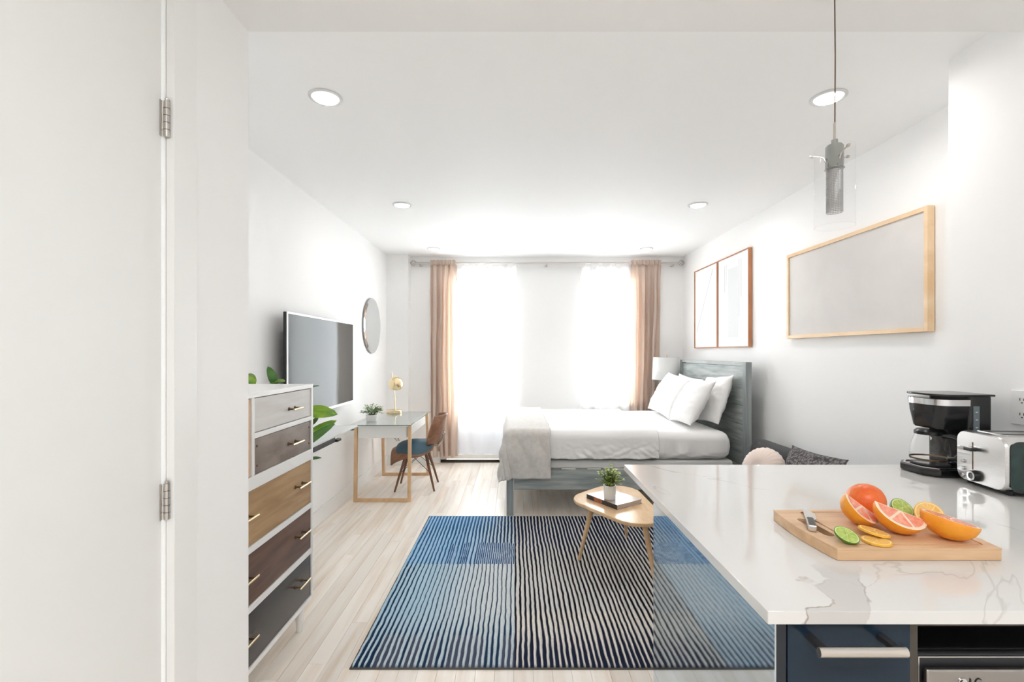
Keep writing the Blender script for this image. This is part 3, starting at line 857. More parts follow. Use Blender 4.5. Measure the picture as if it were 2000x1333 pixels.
def sheer(x0, x1, seed, label):
    t = thing('sheer_curtain', label, 'sheer', ((x0 + x1) / 2, RY, .12), 0, 'white sheer panels')
    nw = 4.0
    def fn(u, v):
        z = RZ - .024 - (RZ - .024 - .115) * v
        ph = u * nw * 2 * math.pi + .6
        am = .026 * (1 - .5 * v) * (1 + .3 * ns(u * 5, v * 2, seed))
        # hung from rings on the rod, sagging between them
        sag = 0
        if v < .06: sag = -.030 * abs(math.sin(ph)) * (1 - v / .06)
        return (x0 + (x1 - x0) * u, RY + .004 + am * math.sin(ph), z + sag)
    build('cloth', MB().grid(150, 60, fn), SHEER, t, sharp=180)
    build('hem', MB().grid(150, 4, lambda u, v: (fn(u, v * .045)[0], fn(u, v * .045)[1] + .002, fn(u, v * .045)[2])), SHEER, t, sharp=180)
    rg = []
    for k in range(int(nw * 2)):
        u = (k * math.pi - .6) / (nw * 2 * math.pi)
        if u <= .01 or u >= .99: continue
        xx = x0 + (x1 - x0) * u
        m = MB(); path = [(xx, RY + .0185 * math.cos(a), RZ - .004 + .0185 * math.sin(a)) for a in [2 * math.pi * q / 16 for q in range(17)]]
        m.tube(path, .0018, 6); build('hanging_ring', m, NICKEL, t)
sheer(-.712, .022, 2.0, 'white sheer panel over the tall balcony door')
sheer(.815, 1.43, 5.0, 'white sheer panel over the shorter window by the bed')

# ------------------------------------------------------------------ sofa with cushions
SX0, SX1, SY0, SY1 = 1.32, 2.105, 2.02, 3.86
so = thing('sofa', 'low armless charcoal sofa along the wall behind the counter', 'sofa', ((SX0 + SX1) / 2, (SY0 + SY1) / 2, 0))
build('base', MB().box(SX0 + .02, SX1 - .02, SY0 + .02, SY1 - .02, .08, .25), CHARC, so, bevel=.02, seg=3)
for k in range(2):
    y0 = SY0 + k * (SY1 - SY0) / 2
    build('seat_cushion', MB().box(SX0, SX1 - .18, y0 + .004, y0 + (SY1 - SY0) / 2 - .004, .252, .40), CHARC, so, bevel=.045, seg=5)
build('back_cushion', MB().box(SX1 - .215, SX1 - .03, SY0 + .01, SY1 - .006, .30, .690), CHARC, so, bevel=.095, seg=8)
for xx in (SX0 + .06, SX1 - .12):
    for yy in (SY0 + .06, SY1 - .12): build('leg', MB().lathe([(.018, 0), (.026, .08)], (xx + .03, yy + .03, 0), 12), BLACKM, so)
# round pleated cushion
def round_cushion(c, r, th, M):
    mb = MB(); nr, na = 14, 96
    rings = []
    for s_ in range(-nr, nr + 1):
        q = s_ / nr; rho = math.cos(q * math.pi / 2) ** .55; z = math.sin(q * math.pi / 2) * th
        ring = []
        for k in range(na):
            a = 2 * math.pi * k / na
            pl = 1 - .045 * abs(math.sin(a * 14)) * (1 - rho * .2)
            rr = max(.004, r * rho) * pl
            ring.append((rr * math.cos(a), rr * math.sin(a), z * (1 - .25 * math.exp(-(rho / .18) ** 2))))
        rings.append(ring)
    mb.loft(rings)
    mb.xf(Matrix.Translation(c) @ M)
    return mb
rc = thing('round_cushion', 'blush pleated round cushion on the charcoal sofa', 'cushion', (1.775, 3.33, .40))
Mr = Euler((0, R(-68), R(28))).to_matrix().to_4x4()
build('cover', round_cushion((1.760, 3.33, .560), .155, .075, Mr), BLUSH, rc, sharp=180)
build('button', MB().lathe([(.001, -.006), (.016, -.004), (.018, 0), (.012, .005), (.001, .007)], (0, 0, .060), 16).xf(Matrix.Translation((1.760, 3.33, .560)) @ Mr), BLUSH, rc)
def sofa_cushion(c, wd, ht, th, lean, yaw, roll, seed, label):
    M = Matrix.Translation(c) @ Euler((0, 0, yaw)).to_matrix().to_4x4() @ Matrix(((0, math.sin(lean), -math.cos(lean), 0), (-1, 0, 0, 0), (0, math.cos(lean), math.sin(lean), 0), (0, 0, 0, 1))) @ Euler((0, 0, roll)).to_matrix().to_4x4()
    o = build('knit_cushion', pillow(wd, ht, th, seed).xf(M), KNIT, weld=True, sharp=100)
    return tag(o, label, 'cushion', 'knitted sofa cushions')
sofa_cushion((1.775, 2.86, .600), .56, .385, .13, R(22), R(-3), R(3), 3.0, 'grey chunky-knit cushion standing tallest beside the blush cushion')
sofa_cushion((1.765, 2.31, .590), .46, .36, .13, R(24), R(2), R(-5), 6.0, 'second grey knitted cushion, lower and farther from the blush cushion')

# ------------------------------------------------------------------ pictures
def picture(name, label, y0, y1, z0, z1, depth, fw, fm, cm, group=None):
    t = thing(name, label, 'picture', (XR - depth / 2 - .004, (y0 + y1) / 2, z0), 0, group)
    xa, xb = XR - depth - .004, XR - .004
    build('frame_side', MB().box(xa, xb, y0, y0 + fw, z0, z1), fm, t, bevel=.0015)
    build('frame_side', MB().box(xa, xb, y1 - fw, y1, z0, z1), fm, t, bevel=.0015)
    build('frame_side', MB().box(xa, xb, y0 + fw, y1 - fw, z1 - fw, z1), fm, t, bevel=.0015)
    build('frame_side', MB().box(xa, xb, y0 + fw, y1 - fw, z0, z0 + fw), fm, t, bevel=.0015)
    c = build('canvas', MB().box(xa + .010, xb, y0 + fw, y1 - fw, z0 + fw, z1 - fw), cm, t)
    return t, c, xa + .010
picture('framed_canvas', 'wide taupe canvas in a pine frame above the sofa', 2.378, 3.612, 1.489, 2.128, .036, .024, FRAMEP, CANVAS)
t, c, xs = picture('framed_print', 'white line print in thin redwood frame, nearer the window', 4.862, 5.475, 1.435, 2.325, .034, .009, FRAMER, PAPER, 'pair of redwood framed prints')
build('drawn_line', MB().tube([(xs - .0006, 4.98, 2.27), (xs - .0006, 5.42, 1.62)], .0016, 5), INK, c)
build('drawn_line', MB().tube([(xs - .0006, 5.06, 2.22), (xs - .0006, 5.22, 2.0), (xs - .0006, 5.28, 1.5)], .0012, 5), INKL, c)
t, c, xs = picture('framed_print', 'white print with pale grey bars in redwood frame above the headboard', 4.205, 4.852, 1.435, 2.325, .034, .009, FRAMER, PAPER, 'pair of redwood framed prints')
for yy, za, zb_ in ((4.36, 1.9, 2.26), (4.40, 1.72, 2.26), (4.66, 2.05, 2.25), (4.70, 1.98, 2.25)):
    build('drawn_line', MB().tube([(xs - .0005, yy, za), (xs - .0005, yy, zb_)], .0013, 5), INK, c)
build('drawn_wash', MB().box(xs - .0008, xs, 4.42, 4.63, 1.53, 2.2), INKL, c)

# ------------------------------------------------------------------ television, mirror, shelf
TX, TY0, TY1, TZ0, TZ1 = -1.478, 3.06, 4.312, .932, 1.650
tv = thing('television', 'flat television with silver edge mounted on the white wall', 'television', (TX, (TY0 + TY1) / 2, TZ0))
build('housing', MB().box(TX - .026, TX - .004, TY0, TY1, TZ0, TZ1), BLACKM, tv, bevel=.003)
fr = .011
bz = MB().box(TX - .004, TX + .002, TY0, TY1, TZ1 - fr, TZ1).box(TX - .004, TX + .002, TY0, TY1, TZ0, TZ0 + fr + .006).box(TX - .004, TX + .002, TY0, TY0 + fr, TZ0 + fr, TZ1 - fr).box(TX - .004, TX + .002, TY1 - fr * .5, TY1, TZ0 + fr, TZ1 - fr)
build('bezel', bz, SILVER, tv)
build('screen', MB().box(TX - .004, TX - .0005, TY0 + fr, TY1 - fr * .5, TZ0 + fr, TZ1 - fr), SCREEN, tv)
build('wall_mount', MB().box(XL + .002, TX - .026, 3.5, 3.9, 1.15, 1.42), BLACKM, tv)
mi = thing('wall_mirror', 'round frameless mirror with grey edge above the desk', 'mirror', (XL + .02, 5.18, 1.375))
Mx = Matrix.Translation((XL + .004, 5.18, 1.680)) @ Euler((0, R(90), 0)).to_matrix().to_4x4()
build('backing', MB().lathe([(.001, 0), (.302, 0), (.302, .016), (.001, .016)], (0, 0, 0), 72).xf(Mx), DFRAME, mi)
build('mirror_face', MB().lathe([(.001, .0165), (.276, .0165), (.276, .0220), (.001, .0220)], (0, 0, 0), 72).xf(Mx), MIRROR, mi)
build('bevelled_edge', MB().lathe([(.302, .0165), (.276, .0218), (.276, .0165)], (0, 0, 0), 72, cap=False).xf(Mx), MIRROR, mi)['label'] = 'bevelled glass border'
sf = thing('media_shelf', 'frosted glass wall shelf with black brackets below the television', 'shelf', (-1.46, 3.5, .705))
build('shelf_board', MB().box(XL + .002, -1.36, 2.98, 4.08, .740, .756), SHELFG, sf, bevel=.002)
for yy in (3.10, 4.00):
    build('bracket', MB().prism([(XL + .002, yy), (-1.37, yy), (-1.37, yy + .03), (XL + .002, yy + .03)], .722, .7395).prism([(XL + .002, yy), (-1.45, yy), (-1.45, yy + .03), (XL + .002, yy + .03)], .700, .722), BLACKM, sf)
mbx = thing('media_box', 'flat black media box slung under the glass shelf', 'media box', (-1.45, 3.4, .700))
build('casing', MB().box(-1.55, -1.362, 3.20, 3.58, .702, .7385), BLACKM, mbx, bevel=.003)
build('side_plug', MB().box(-1.375, -1.345, 3.582, 3.66, .702, .722), BLACKP, mbx, bevel=.003)

# ------------------------------------------------------------------ desk, lamp, plant, chair
DX0, DX1, DYa, DYb, DZt = -1.492, -.962, 4.355, 5.33, .717
dk = thing('writing_desk', 'white writing desk with glass top and birch loop legs', 'desk', ((DX0 + DX1) / 2, (DYa + DYb) / 2, 0))
build('glass_top', MB().box(DX0 - .03, DX1 + .005, DYa - .02, DYb + .02, DZt - .007, DZt), GLASSD, dk)
e = MB()
e.box(DX0 - .031, DX1 + .006, DYa - .021, DYa - .0202, DZt - .007, DZt).box(DX1 + .0052, DX1 + .006, DYa - .02, DYb + .02, DZt - .007, DZt)
build('glass_edge', e, GEDGE, dk)
build('desk_box', MB().box(DX0 + .035, DX1 - .045, DYa + .028, DYb - .028, .588, .690), WHITE, dk, bevel=.004)
build('drawer_front', MB().box(DX1 - .044, DX1 - .030, DYa + .06, DYb - .06, .596, .684), WHITE, dk, bevel=.003)
build('desk_board', MB().box(DX0 + .03, DX1 - .03, DYa + .02, DYb - .02, .690, .7095), WHITE, dk, bevel=.003)
def loop_leg(yb, yt):
    w = .030
    for xx, nm in ((DX0, 'leg'), (DX1 - w, 'leg')):
        m = MB().loft([[(xx, yb - w / 2, 0), (xx + w, yb - w / 2, 0), (xx + w, yb + w / 2, 0), (xx, yb + w / 2, 0)],
                       [(xx, yt - w / 2, .709), (xx + w, yt - w / 2, .709), (xx + w, yt + w / 2, .709), (xx, yt + w / 2, .709)]])
        build(nm, m, BIRCH, dk, bevel=.003)
    build('foot_bar', MB().box(DX0 + w, DX1 - w, yb - w / 2, yb + w / 2, 0, .030), BIRCH, dk, bevel=.003)
loop_leg(4.370, 4.395); loop_leg(5.315, 5.275)

dl = thing('desk_lamp', 'brass globe task lamp on the glass desk', 'lamp', (-1.335, 5.23, DZt))
lx, ly = -1.335, 5.23
build('base', MB().lathe([(.001, .0005), (.083, .0005), (.085, .006), (.085, .028), (.080, .033), (.001, .033)], (lx, ly, DZt), 36), BRASS, dl)
build('pole', MB().tube([(lx + .012, ly, DZt + .03), (lx + .004, ly, DZt + .20), (lx - .006, ly, DZt + .30), (lx - .028, ly, DZt + .45)], .005, 8), BRASS, dl)
Mg = Matrix.Translation((lx + .026, ly - .035, 1.038)) @ Euler((R(14), R(8), 0)).to_matrix().to_4x4()
gp = [(.078 * math.sin(a), .078 * math.cos(a)) for a in [R(2 + 128 * q / 18) for q in range(19)]]
build('globe_shade', MB().lathe(gp, (0, 0, 0), 36, cap=False).xf(Mg), BRASS, dl, solid=.002, sharp=80)
build('inner_reflector', MB().lathe([(r_ * .96, z_ * .96) for r_, z_ in gp[3:]], (0, 0, 0), 30, cap=False).xf(Mg), CERAM, dl, sharp=80)
build('bulb', MB().lathe([(.001, -.045), (.018, -.04), (.024, -.022), (.018, .0), (.012, .03)], (0, 0, 0), 16).xf(Mg), mat('frosted_bulb', (.45, .62, .68), .3), dl)
build('cap_knob', MB().lathe([(.010, .075), (.010, .086), (.004, .092), (.001, .093)], (0, 0, 0), 12).xf(Mg), BRASS, dl)
build('joint', MB().tube([(lx - .022, ly, 1.06), (lx + .005, ly - .02, 1.05)], .005, 8), BRASS, dl)

def leaf_card(base, d, up, ln, wd, bend=.25, n=5, fold=.18):
    """one leaf: midrib curve with two half blades"""
    d = Vector(d).normalized(); up = Vector(up); s = d.cross(up).normalized(); up = s.cross(d).normalized(); base = Vector(base)
    vs, fs = [], []
    for i in range(n + 1):
        q = i / n; c = base + d * (ln * q) - up * (bend * ln * q * q)
        w = wd / 2 * math.sin(math.pi * min(1, q * .92 + .05)) ** .75 if i < n else 0.0005
        vs += [c - s * w + up * (w * fold), c, c + s * w + up * (w * fold)]
    for i in range(n):
        a = i * 3; fs += [(a, a + 1, a + 4, a + 3), (a + 1, a + 2, a + 5, a + 4)]
    return vs, fs
def pot_plant(name, label, x, y, z, pr, ph, R0, H, nl, lsize, lm, seed, rnd=.62):
    t = thing(name, label, 'plant', (x, y, z))
    build('pot', MB().lathe([(.001, .0005), (pr * .86, .0005), (pr * .9, .004), (pr, ph), (pr * .9, ph), (pr * .86, ph * .86), (.001, ph * .86)], (x, y, z), 32), CERAM, t)
    build('soil', MB().lathe([(.001, ph * .865), (pr * .85, ph * .865)], (x, y, z), 20, cap=False), SOIL, t)
    rg = random.Random(seed); sm, lf = MB(), MB()
    for k in range(nl):
        a = rg.random() * 2 * math.pi; el = rg.random() ** .7
        tip = Vector((x + R0 * math.sin(el * 1.5) * math.cos(a), y + R0 * math.sin(el * 1.5) * math.sin(a), z + ph + H * (math.cos(el * 1.45) * .95 + .05) * rg.uniform(.7, 1)))
        b = Vector((x + rg.uniform(-.4, .4) * pr, y + rg.uniform(-.4, .4) * pr, z + ph * .86))
        mid = (b + tip) / 2 + Vector((0, 0, H * .18))
        sm.tube([b, mid, tip], .0011, 4)
        for j in range(6):
            q = .35 + .65 * j / 5
            c = b * (1 - q) ** 2 + mid * 2 * q * (1 - q) + tip * q * q
            aa = a + rg.uniform(-1.5, 1.5)
            dd = Vector((math.cos(aa), math.sin(aa), rg.uniform(-.1, .9)))
            vs, fs = leaf_card(c, dd, (0, 0, 1) if abs(dd.z) < .95 else (1, 0, 0), lsize * rg.uniform(.7, 1.2), lsize * rnd, .2, 3)
            lf.add(vs, fs)
    tag(build('stems', sm, STEM, t), kind='stuff'); tag(build('foliage', lf, lm, t), kind='stuff')
    return t
pot_plant('potted_herb', 'small bushy green plant in a white pot on the desk', -1.395, 4.60, DZt, .056, .062, .105, .115, 44, .026, LEAFS, 5)

def make_chair():
    c = thing('desk_chair', 'walnut bentwood chair with slate blue seat and dowel legs at the desk', 'chair', (-1.01, 4.84, 0), 0)
    cx, cy = -1.01, 4.84
    # seat: front is -X (under the desk), back rises at +X
    def seat_z(a, b):     # a: -1 front .. 1 back, b: -1..1 across
        return .458 - .105 * abs(b) ** 2.2 * (1 - .25 * a) - .050 * max(0, -a) ** 2 * 1.2 + .075 * max(0, a - .35) ** 1.6
    def shell(off, sc, zo):
        def fn(u, v):
            a, b = u * 2 - 1, v * 2 - 1
            wy = .235 * (1 - .16 * a * a) * (1 - .10 * max(0, a)); 
            rr = 1 - .10 * (a * a) * (b * b)
            return (cx + .225 * a * sc * rr - .01, cy + wy * b * sc * rr, seat_z(a * sc, b * sc) + zo)
        return fn
    build('seat', MB().grid(26, 26, shell(0, 1, 0)), WALNUT, c, solid=.014, sharp=60)
    def cush(u, v):
        a, b = u * 2 - 1, v * 2 - 1
        k_ = .84 + .15 * max(0, min(1, (a + .5)))
        x, y, z = shell(0, k_, 0)(u, v)
        e = max(0, 1 - a ** 6) ** .5 * max(0, 1 - b ** 6) ** .5
        return (x, y, z + .008 + .030 * e)
    build('seat_pad', MB().grid(26, 26, cush), TEAL, c, sharp=80)
    def back(u, v):
        a, b = u * 2 - 1, v      # a across, b up
        wy = .222 * (1 - 1.3 * (b - .45) ** 2) 
        ang = a * .95
        y = cy + wy * math.sin(ang) / math.sin(.95) * (1.0)
        x = cx + .165 + .075 * b + .075 - .105 * (1 - math.cos(ang)) / (1 - math.cos(.95))
        return (x, y, .462 + .283 * b + .018 * (1 - a * a) * (b > .5) )
    build('backrest', MB().grid(26, 14, back), WALNUT, c, solid=.014, sharp=60)
    bk = MB()
    for yy in (-.05, .05):
        bk.tube([(cx + .12, cy + yy, .425), (cx + .235, cy + yy, .435), (cx + .272, cy + yy, .50), (cx + .285, cy + yy, .56)], .008, 8)
    build('back_support', bk, NICKEL, c)
    feet = [(-1.19, 4.667), (-.80, 4.695), (-1.205, 4.985), (-.815, 5.03)]
    tops = [(-1.075, 4.765), (-.915, 4.772), (-1.08, 4.905), (-.92, 4.915)]
    for (fx, fy), (tx, ty) in zip(feet, tops):
        build('leg', MB().tube([(fx, fy, .0), (fx + (tx - fx) * .3, fy + (ty - fy) * .3, .13), (tx, ty, .425)], [.009, .012, .0155], 12), WALNUTL, c)
    w = MB()
    def at(i, q): return (feet[i][0] + (tops[i][0] - feet[i][0]) * q, feet[i][1] + (tops[i][1] - feet[i][1]) * q, .425 * q)
    for i, j in ((0, 1), (2, 3), (0, 2), (1, 3)):
        w.tube([at(i, .42), at(j, .92)], .0028, 6); w.tube([at(j, .42), at(i, .92)], .0028, 6)
    build('wire_struts', w, BLACKM, c)
    m = MB().box(cx - .10, cx + .12, cy - .085, cy + .085, .418, .424)
    build('seat_plate', m, BLACKM, c)
make_chair()

cd = MB()
cd.tube([(-1.495, 5.783, .36), (-1.47, 5.76, .345), (-1.44, 5.77, .30), (-1.425, 5.775, .355), (-1.415, 5.77, .30)], .004, 6)
cd.box(-1.51, -1.48, 5.77, 5.7995, .345, .375)
tag(build('power_cord', cd, BLACKM), 'short black power cord plugged in beneath the desk', 'cord')
# ------------------------------------------------------------------ dresser
QX0, QX1, QY0, QY1, QZ0, QZ1 = XL + .03, -1.020, 1.545, 2.386, .143, 1.224
dr = thing('chest_of_drawers', 'tall white chest with ombre stained wood drawers beside the entry wall', 'dresser', ((QX0 + QX1) / 2, (QY0 + QY1) / 2, 0))
T = .019
build('top_board', MB().box(QX0, QX1, QY0, QY1, QZ1 - .020, QZ1), WHITE, dr, bevel=.002)
build('side_panel', MB().box(QX0, QX1, QY1 - T, QY1, QZ0, QZ1 - .020), WHITE, dr, bevel=.0015)
build('side_panel', MB().box(QX0, QX1, QY0, QY0 + T, QZ0, QZ1 - .020), WHITE, dr, bevel=.0015)
build('back_panel', MB().box(QX0, QX0 + .01, QY0 + T, QY1 - T, QZ0, QZ1 - .02), WHITE, dr)
build('bottom_board', MB().box(QX0, QX1, QY0 + T, QY1 - T, QZ0, QZ0 + .020), WHITE, dr, bevel=.0015)
ya, yb_ = QY0 + T, QY1 - T
YD0, YD1 = 1.830, 1.850          # upright between door and small drawers
for z0, z1 in ((.375, .393 + .008), (.604, .630), (.846, .898)):
    build('rail', MB().box(QX0 + .01, QX1, ya, yb_, z0, z1), WHITE, dr, bevel=.0015)
build('rail', MB().box(QX0 + .01, QX1, YD1, yb_, 1.043, 1.064), WHITE, dr, bevel=.0015)
build('upright', MB().box(QX0 + .01, QX1, YD0, YD1, .898, QZ1 - .02), WHITE, dr, bevel=.0015)
def pull(par, yc, zc, ln=.085):
    h = build('handle', MB().tube([(QX1 + .028, yc - ln / 2, zc), (QX1 + .028, yc + ln / 2, zc)], .0042, 10), BRASS, par)
    for s in (-1, 1):
        build('handle_post', MB().tube([(QX1 - .004, yc + s * ln * .30, zc), (QX1 + .028, yc + s * ln * .30, zc)], .0040, 8).tube([(QX1 - .004, yc + s * ln * .30, zc), (QX1 - .001, yc + s * ln * .30, zc)], .0085, 10), BRONZE, par)
def front(name, y0, y1, z0, z1, m, label):
    g = .0028
    o = build(name, MB().box(QX1 - .030, QX1 - .004, y0 + g, y1 - g, z0 + g, z1 - g), m, dr, bevel=.0015)
    o['label'] = label
    return o
d = front('drawer', YD1, yb_, 1.064, QZ1 - .02, D_GREY, 'pale grey drawer front'); pull(d, 2.165, 1.125, .095)
d = front('drawer', YD1, yb_, .898, 1.043, D_TAUPE, 'taupe brown drawer front with bronze studs'); pull(d, 2.165, .968, .11)
for yy in (YD1 + .022, yb_ - .022):
    for zz in (.932, 1.010):
        build('stud', MB().lathe([(.001, .002), (.005, .0015), (.006, -.001)], (0, 0, 0), 10).xf(Matrix.Translation((QX1 - .0035, yy, zz)) @ Euler((0, R(90), 0)).to_matrix().to_4x4()), BRONZE, d)
for z0, z1, m, lab in ((.630, .846, D_OAK, 'golden brown drawer front'), (.401, .604, D_WALNUT, 'dark walnut drawer front'), (.163, .375, D_ESPR, 'near-black espresso drawer front')):
    d = front('drawer', ya, yb_, z0, z1, m, lab)
    zc = (z0 + z1) / 2 + .015
    pull(d, 2.235, zc, .115); pull(d, 1.770, zc, .115)
d = front('cabinet_door', ya, YD0, .898, QZ1 - .02, D_PEACH, 'peach toned wooden door')
for xx in (QX0 + .05, QX1 - .045):
    for yy in (QY0 + .06, QY1 - .055):
        build('leg', MB().lathe([(.013, 0), (.024, QZ0)], (xx, yy, 0), 16), WHITE, dr)

# ------------------------------------------------------------------ tall foliage plant behind the dresser
px_, py_ = -1.31, 2.70
fp = thing('floor_plant', 'broad-leaved green plant behind the chest of drawers', 'plant', (px_, py_, 0))
build('planter', MB().lathe([(.001, .001), (.10, .001), (.105, .01), (.135, .34), (.125, .34), (.118, .30), (.001, .30)], (px_, py_, 0), 36), TERRA, fp)
build('soil', MB().lathe([(.001, .302), (.118, .302)], (px_, py_, 0), 24, cap=False), SOIL, fp)
def big_leaf(tip, base, wd, up=(0, 0, 1), bend=.12, m=LEAF):
    b, tp = Vector(base), Vector(tip); d = tp - b
    u = Vector(up); s = d.normalized().cross(u).normalized(); u2 = s.cross(d.normalized()).normalized()
    ln = d.length
    vs, fs = leaf_card(b, d + u2 * (bend * ln), up, ln, wd, bend, 10, .22)
    mb = MB().add(vs, fs)
    build('leaf', mb, m, fp, sharp=60, solid=.0012)
    st = Vector((px_ + random.uniform(-.04, .04), py_ + random.uniform(-.04, .04), .30))
    build('stem', MB().tube([st, st * .5 + b * .5 + Vector((0, 0, .08)), b], [.005, .004, .003], 6), STEM, fp)
Yp = 2.62
big_leaf(P(658, 810, Yp + .05), P(588, 806, Yp + .05), .085, up=(0, -.75, .65), bend=.22)
big_leaf(P(657, 822, Yp), P(585, 868, Yp), .070, up=(-.25, -.85, .45), bend=.10)
big_leaf(P(654, 829, Yp - .06), P(584, 880, Yp - .04), .060, up=(.1, -.7, .7), bend=.10, m=LEAFD)
big_leaf(P(628, 895, Yp + .12), P(590, 903, Yp + .10), .05, up=(0, -.2, 1), m=LEAFD)
big_leaf(P(622, 816, Yp + .14), P(600, 835, Yp + .10), .03, up=(.4, -.6, .5), m=LEAFD)
big_leaf(P(624, 754, Yp + .10), P(590, 764, Yp + .08), .04, up=(0, -.2, 1), m=LEAFD)
big_leaf(P(523, 716, Yp - .02), P(540, 758, Yp), .05, up=(.7, -.7, .1), bend=.08, m=LEAFD)
big_leaf(P(556, 746, Yp - .05), P(524, 752, Yp), .06, up=(0, -.35, 1), bend=.2)
big_leaf(P(499, 750, Yp - .03), P(474, 735, Yp + .03), .07, up=(.1, -.7, .7), bend=.2)
big_leaf(P(540, 800, Yp + .1), P(565, 830, Yp + .1), .07)
big_leaf(P(500, 850, Yp + .1), P(560, 870, Yp + .1), .07)

# ------------------------------------------------------------------ coffee table, book, plant
ct = thing('coffee_table', 'small rounded-triangle ash coffee table on the rug', 'coffee table', (.68, 3.06, 0))
outl = hull_circles([(.575, 3.10, .185), (.705, 3.255, .165), (.725, 2.80, .155)], 48)
build('table_top', MB().prism(outl, .398, .420), ASHTOP, ct, bevel=.006, seg=3)
for (fx, fy), (tx, ty) in (((.425, 3.10), (.515, 3.09)), ((.805, 2.645), (.758, 2.76)), ((.83, 3.49), (.765, 3.33))):
    build('leg', MB().tube([(fx, fy, .019), (tx, ty, .398)], [.0105, .0185], 16), BIRCH, ct)
bk = thing('hardcover_book', 'glossy illustrated hardcover book on the coffee table', 'book', (.645, 3.056, .4205), R(33))
bw, bl, bt = .110, .138, .028
build('back_cover', MB().box(-bw, bw, -bl, bl, 0, .0025), COVER, bk, local=True)
build('front_cover', MB().box(-bw, bw, -bl, bl, bt - .0025, bt), COVER, bk, local=True)
build('pages', MB().box(-bw + .003, bw - .004, -bl + .004, bl - .004, .0026, bt - .0026), PAGES, bk, local=True)
build('spine', MB().box(-bw - .002, -bw, -bl, bl, 0, bt), SPINE, bk, local=True)
pot_plant('potted_boxwood', 'yellow-green leafy plant in a white cup on the book', .608, 3.01, .449, .040, .088, .085, .125, 60, .020, LEAFY, 11, rnd=.95)

# ------------------------------------------------------------------ kitchen counter
KX0, KX1, KY0, KY1, KZ = .4455, XK - .002, .829, 1.92, .925
TH = .024
BASEZ = KZ - TH
top = build('countertop', MB().box(KX0, KX1, KY0, KY1, BASEZ, KZ), marble('white_veined_quartz'), bevel=.0025, seg=2)
tag(top, 'white quartz countertop with grey veins holding the fruit board', 'countertop')
CX0, CXa, CF, CB = .470, .713, .846, 1.584
# drawer unit under the left end
cu = thing('drawer_cabinet', 'navy lacquered base cabinet with a polished side under the counter', 'cabinet', ((CX0 + CXa) / 2, (CF + CB) / 2, 0))
build('side_panel', MB().box(CX0, CX0 + .018, CF, CB, 0, BASEZ - .001), NAVYD, cu, bevel=.001)
sp_ = build('polished_panel', MB().box(CX0 - .003, CX0 - .0001, CF, CB, .0, BASEZ - .001), POLISH, cu); sp_['label'] = 'mirror-polished blue side panel'
build('carcass', MB().box(CX0 + .0185, CXa, CF + .022, CB, .08, BASEZ - .002), NAVYD, cu)
build('plinth', MB().box(CX0 + .0185, CXa, CF + .07, CF + .09, 0, .08), NAVYD, cu)
for z0, z1 in ((.655, .893), (.37, .651), (.085, .366)):
    dd = build('drawer', MB().box(CX0 + .0205, CXa - .002, CF, CF + .020, z0, z1), NAVY, cu, bevel=.0015)
    zc = z1 - .022
    hb = MB().loft([[(x_, .800 + .011 * math.cos(a) * .6, zc + .0 + .0085 * math.sin(a)) for a in [2 * math.pi * k / 16 for k in range(16)]] for x_ in (.517, .666)])
    h = build('handle', hb, NICKEL, dd)
    for x_ in (.523, .650):
        build('handle_post', MB().box(x_, x_ + .012, .803, CF, zc - .004, zc + .005), BLACKM, dd)
# niche unit with microwave
NXa, NXb = CXa, 1.36
nc = thing('niche_cabinet', 'dark open-front counter cabinet around the microwave', 'cabinet', ((NXa + NXb) / 2, 1.2, 0))
build('side_panel', MB().box(NXa + .0005, NXa + .016, CF + .006, CB, 0, BASEZ - .001), NICHE, nc)
build('side_panel', MB().box(NXb - .016, NXb - .0005, CF + .006, CB, 0, BASEZ - .001), NICHE, nc)
build('back_panel', MB().box(NXa + .016, NXb - .016, CB - .016, CB, 0, BASEZ - .001), NICHE, nc)
build('top_panel', MB().box(NXa + .016, NXb - .016, CF + .006, CB - .016, BASEZ - .015, BASEZ - .001), NICHE, nc)
build('shelf', MB().box(NXa + .016, NXb - .016, CF + .006, CB - .016, .50, .518), NICHE, nc)
build('lower_door', MB().box(NXa + .003, NXb - .003, CF - .014, CF + .005, .085, .515), NAVY, nc, bevel=.0015)
mw = thing('microwave_oven', 'stainless microwave oven in the dark niche under the counter', 'microwave', (1.06, 1.1, .519))
MX0, MX1, MF, MBk, MZ0, MZ1 = .765, 1.325, .905, 1.33, .522, .800
build('body', MB().box(MX0, MX1, MF + .02, MBk, MZ0, MZ1), BLACKM, mw, bevel=.004)
build('bezel', MB().box(MX0, MX1, MF + .004, MF + .019, MZ0, MZ1), BLACKM, mw, bevel=.006, seg=3)
build('trim_line', MB().box(MX0 + .012, MX1 - .012, MF + .0015, MF + .0038, MZ1 - .0065, MZ1 - .0045).box(MX0 + .012, MX0 + .014, MF + .0015, MF + .0038, MZ0 + .012, MZ1 - .0065), STEEL, mw)
build('door', MB().box(MX0 + .018, MX1 - .12, MF - .010, MF + .0012, MZ0 + .012, MZ1 - .022), STEELD, mw, bevel=.008, seg=3)
build('door_window', MB().box(MX0 + .09, MX1 - .18, MF - .0115, MF - .0102, MZ0 + .05, MZ1 - .085), BLACKP, mw)
build('control_panel', MB().box(MX1 - .115, MX1 - .012, MF - .006, MF + .0035, MZ0 + .012, MZ1 - .014), BLACKP, mw, bevel=.003)
em = build('round_emblem', MB().lathe([(.001, .0012), (.0083, .0012), (.0083, 0)], (0, 0, 0), 28).xf(Matrix.Translation((.851, MF - .0103, .7535)) @ Euler((R(90), 0, 0)).to_matrix().to_4x4()), CHROME, mw)
em['label'] = 'small round chrome emblem'
arc = [(.851 + .0050 * math.cos(a), MF - .0118, .7535 + .0050 * math.sin(a)) for a in [R(100 + 255 * q / 14) for q in range(15)]]
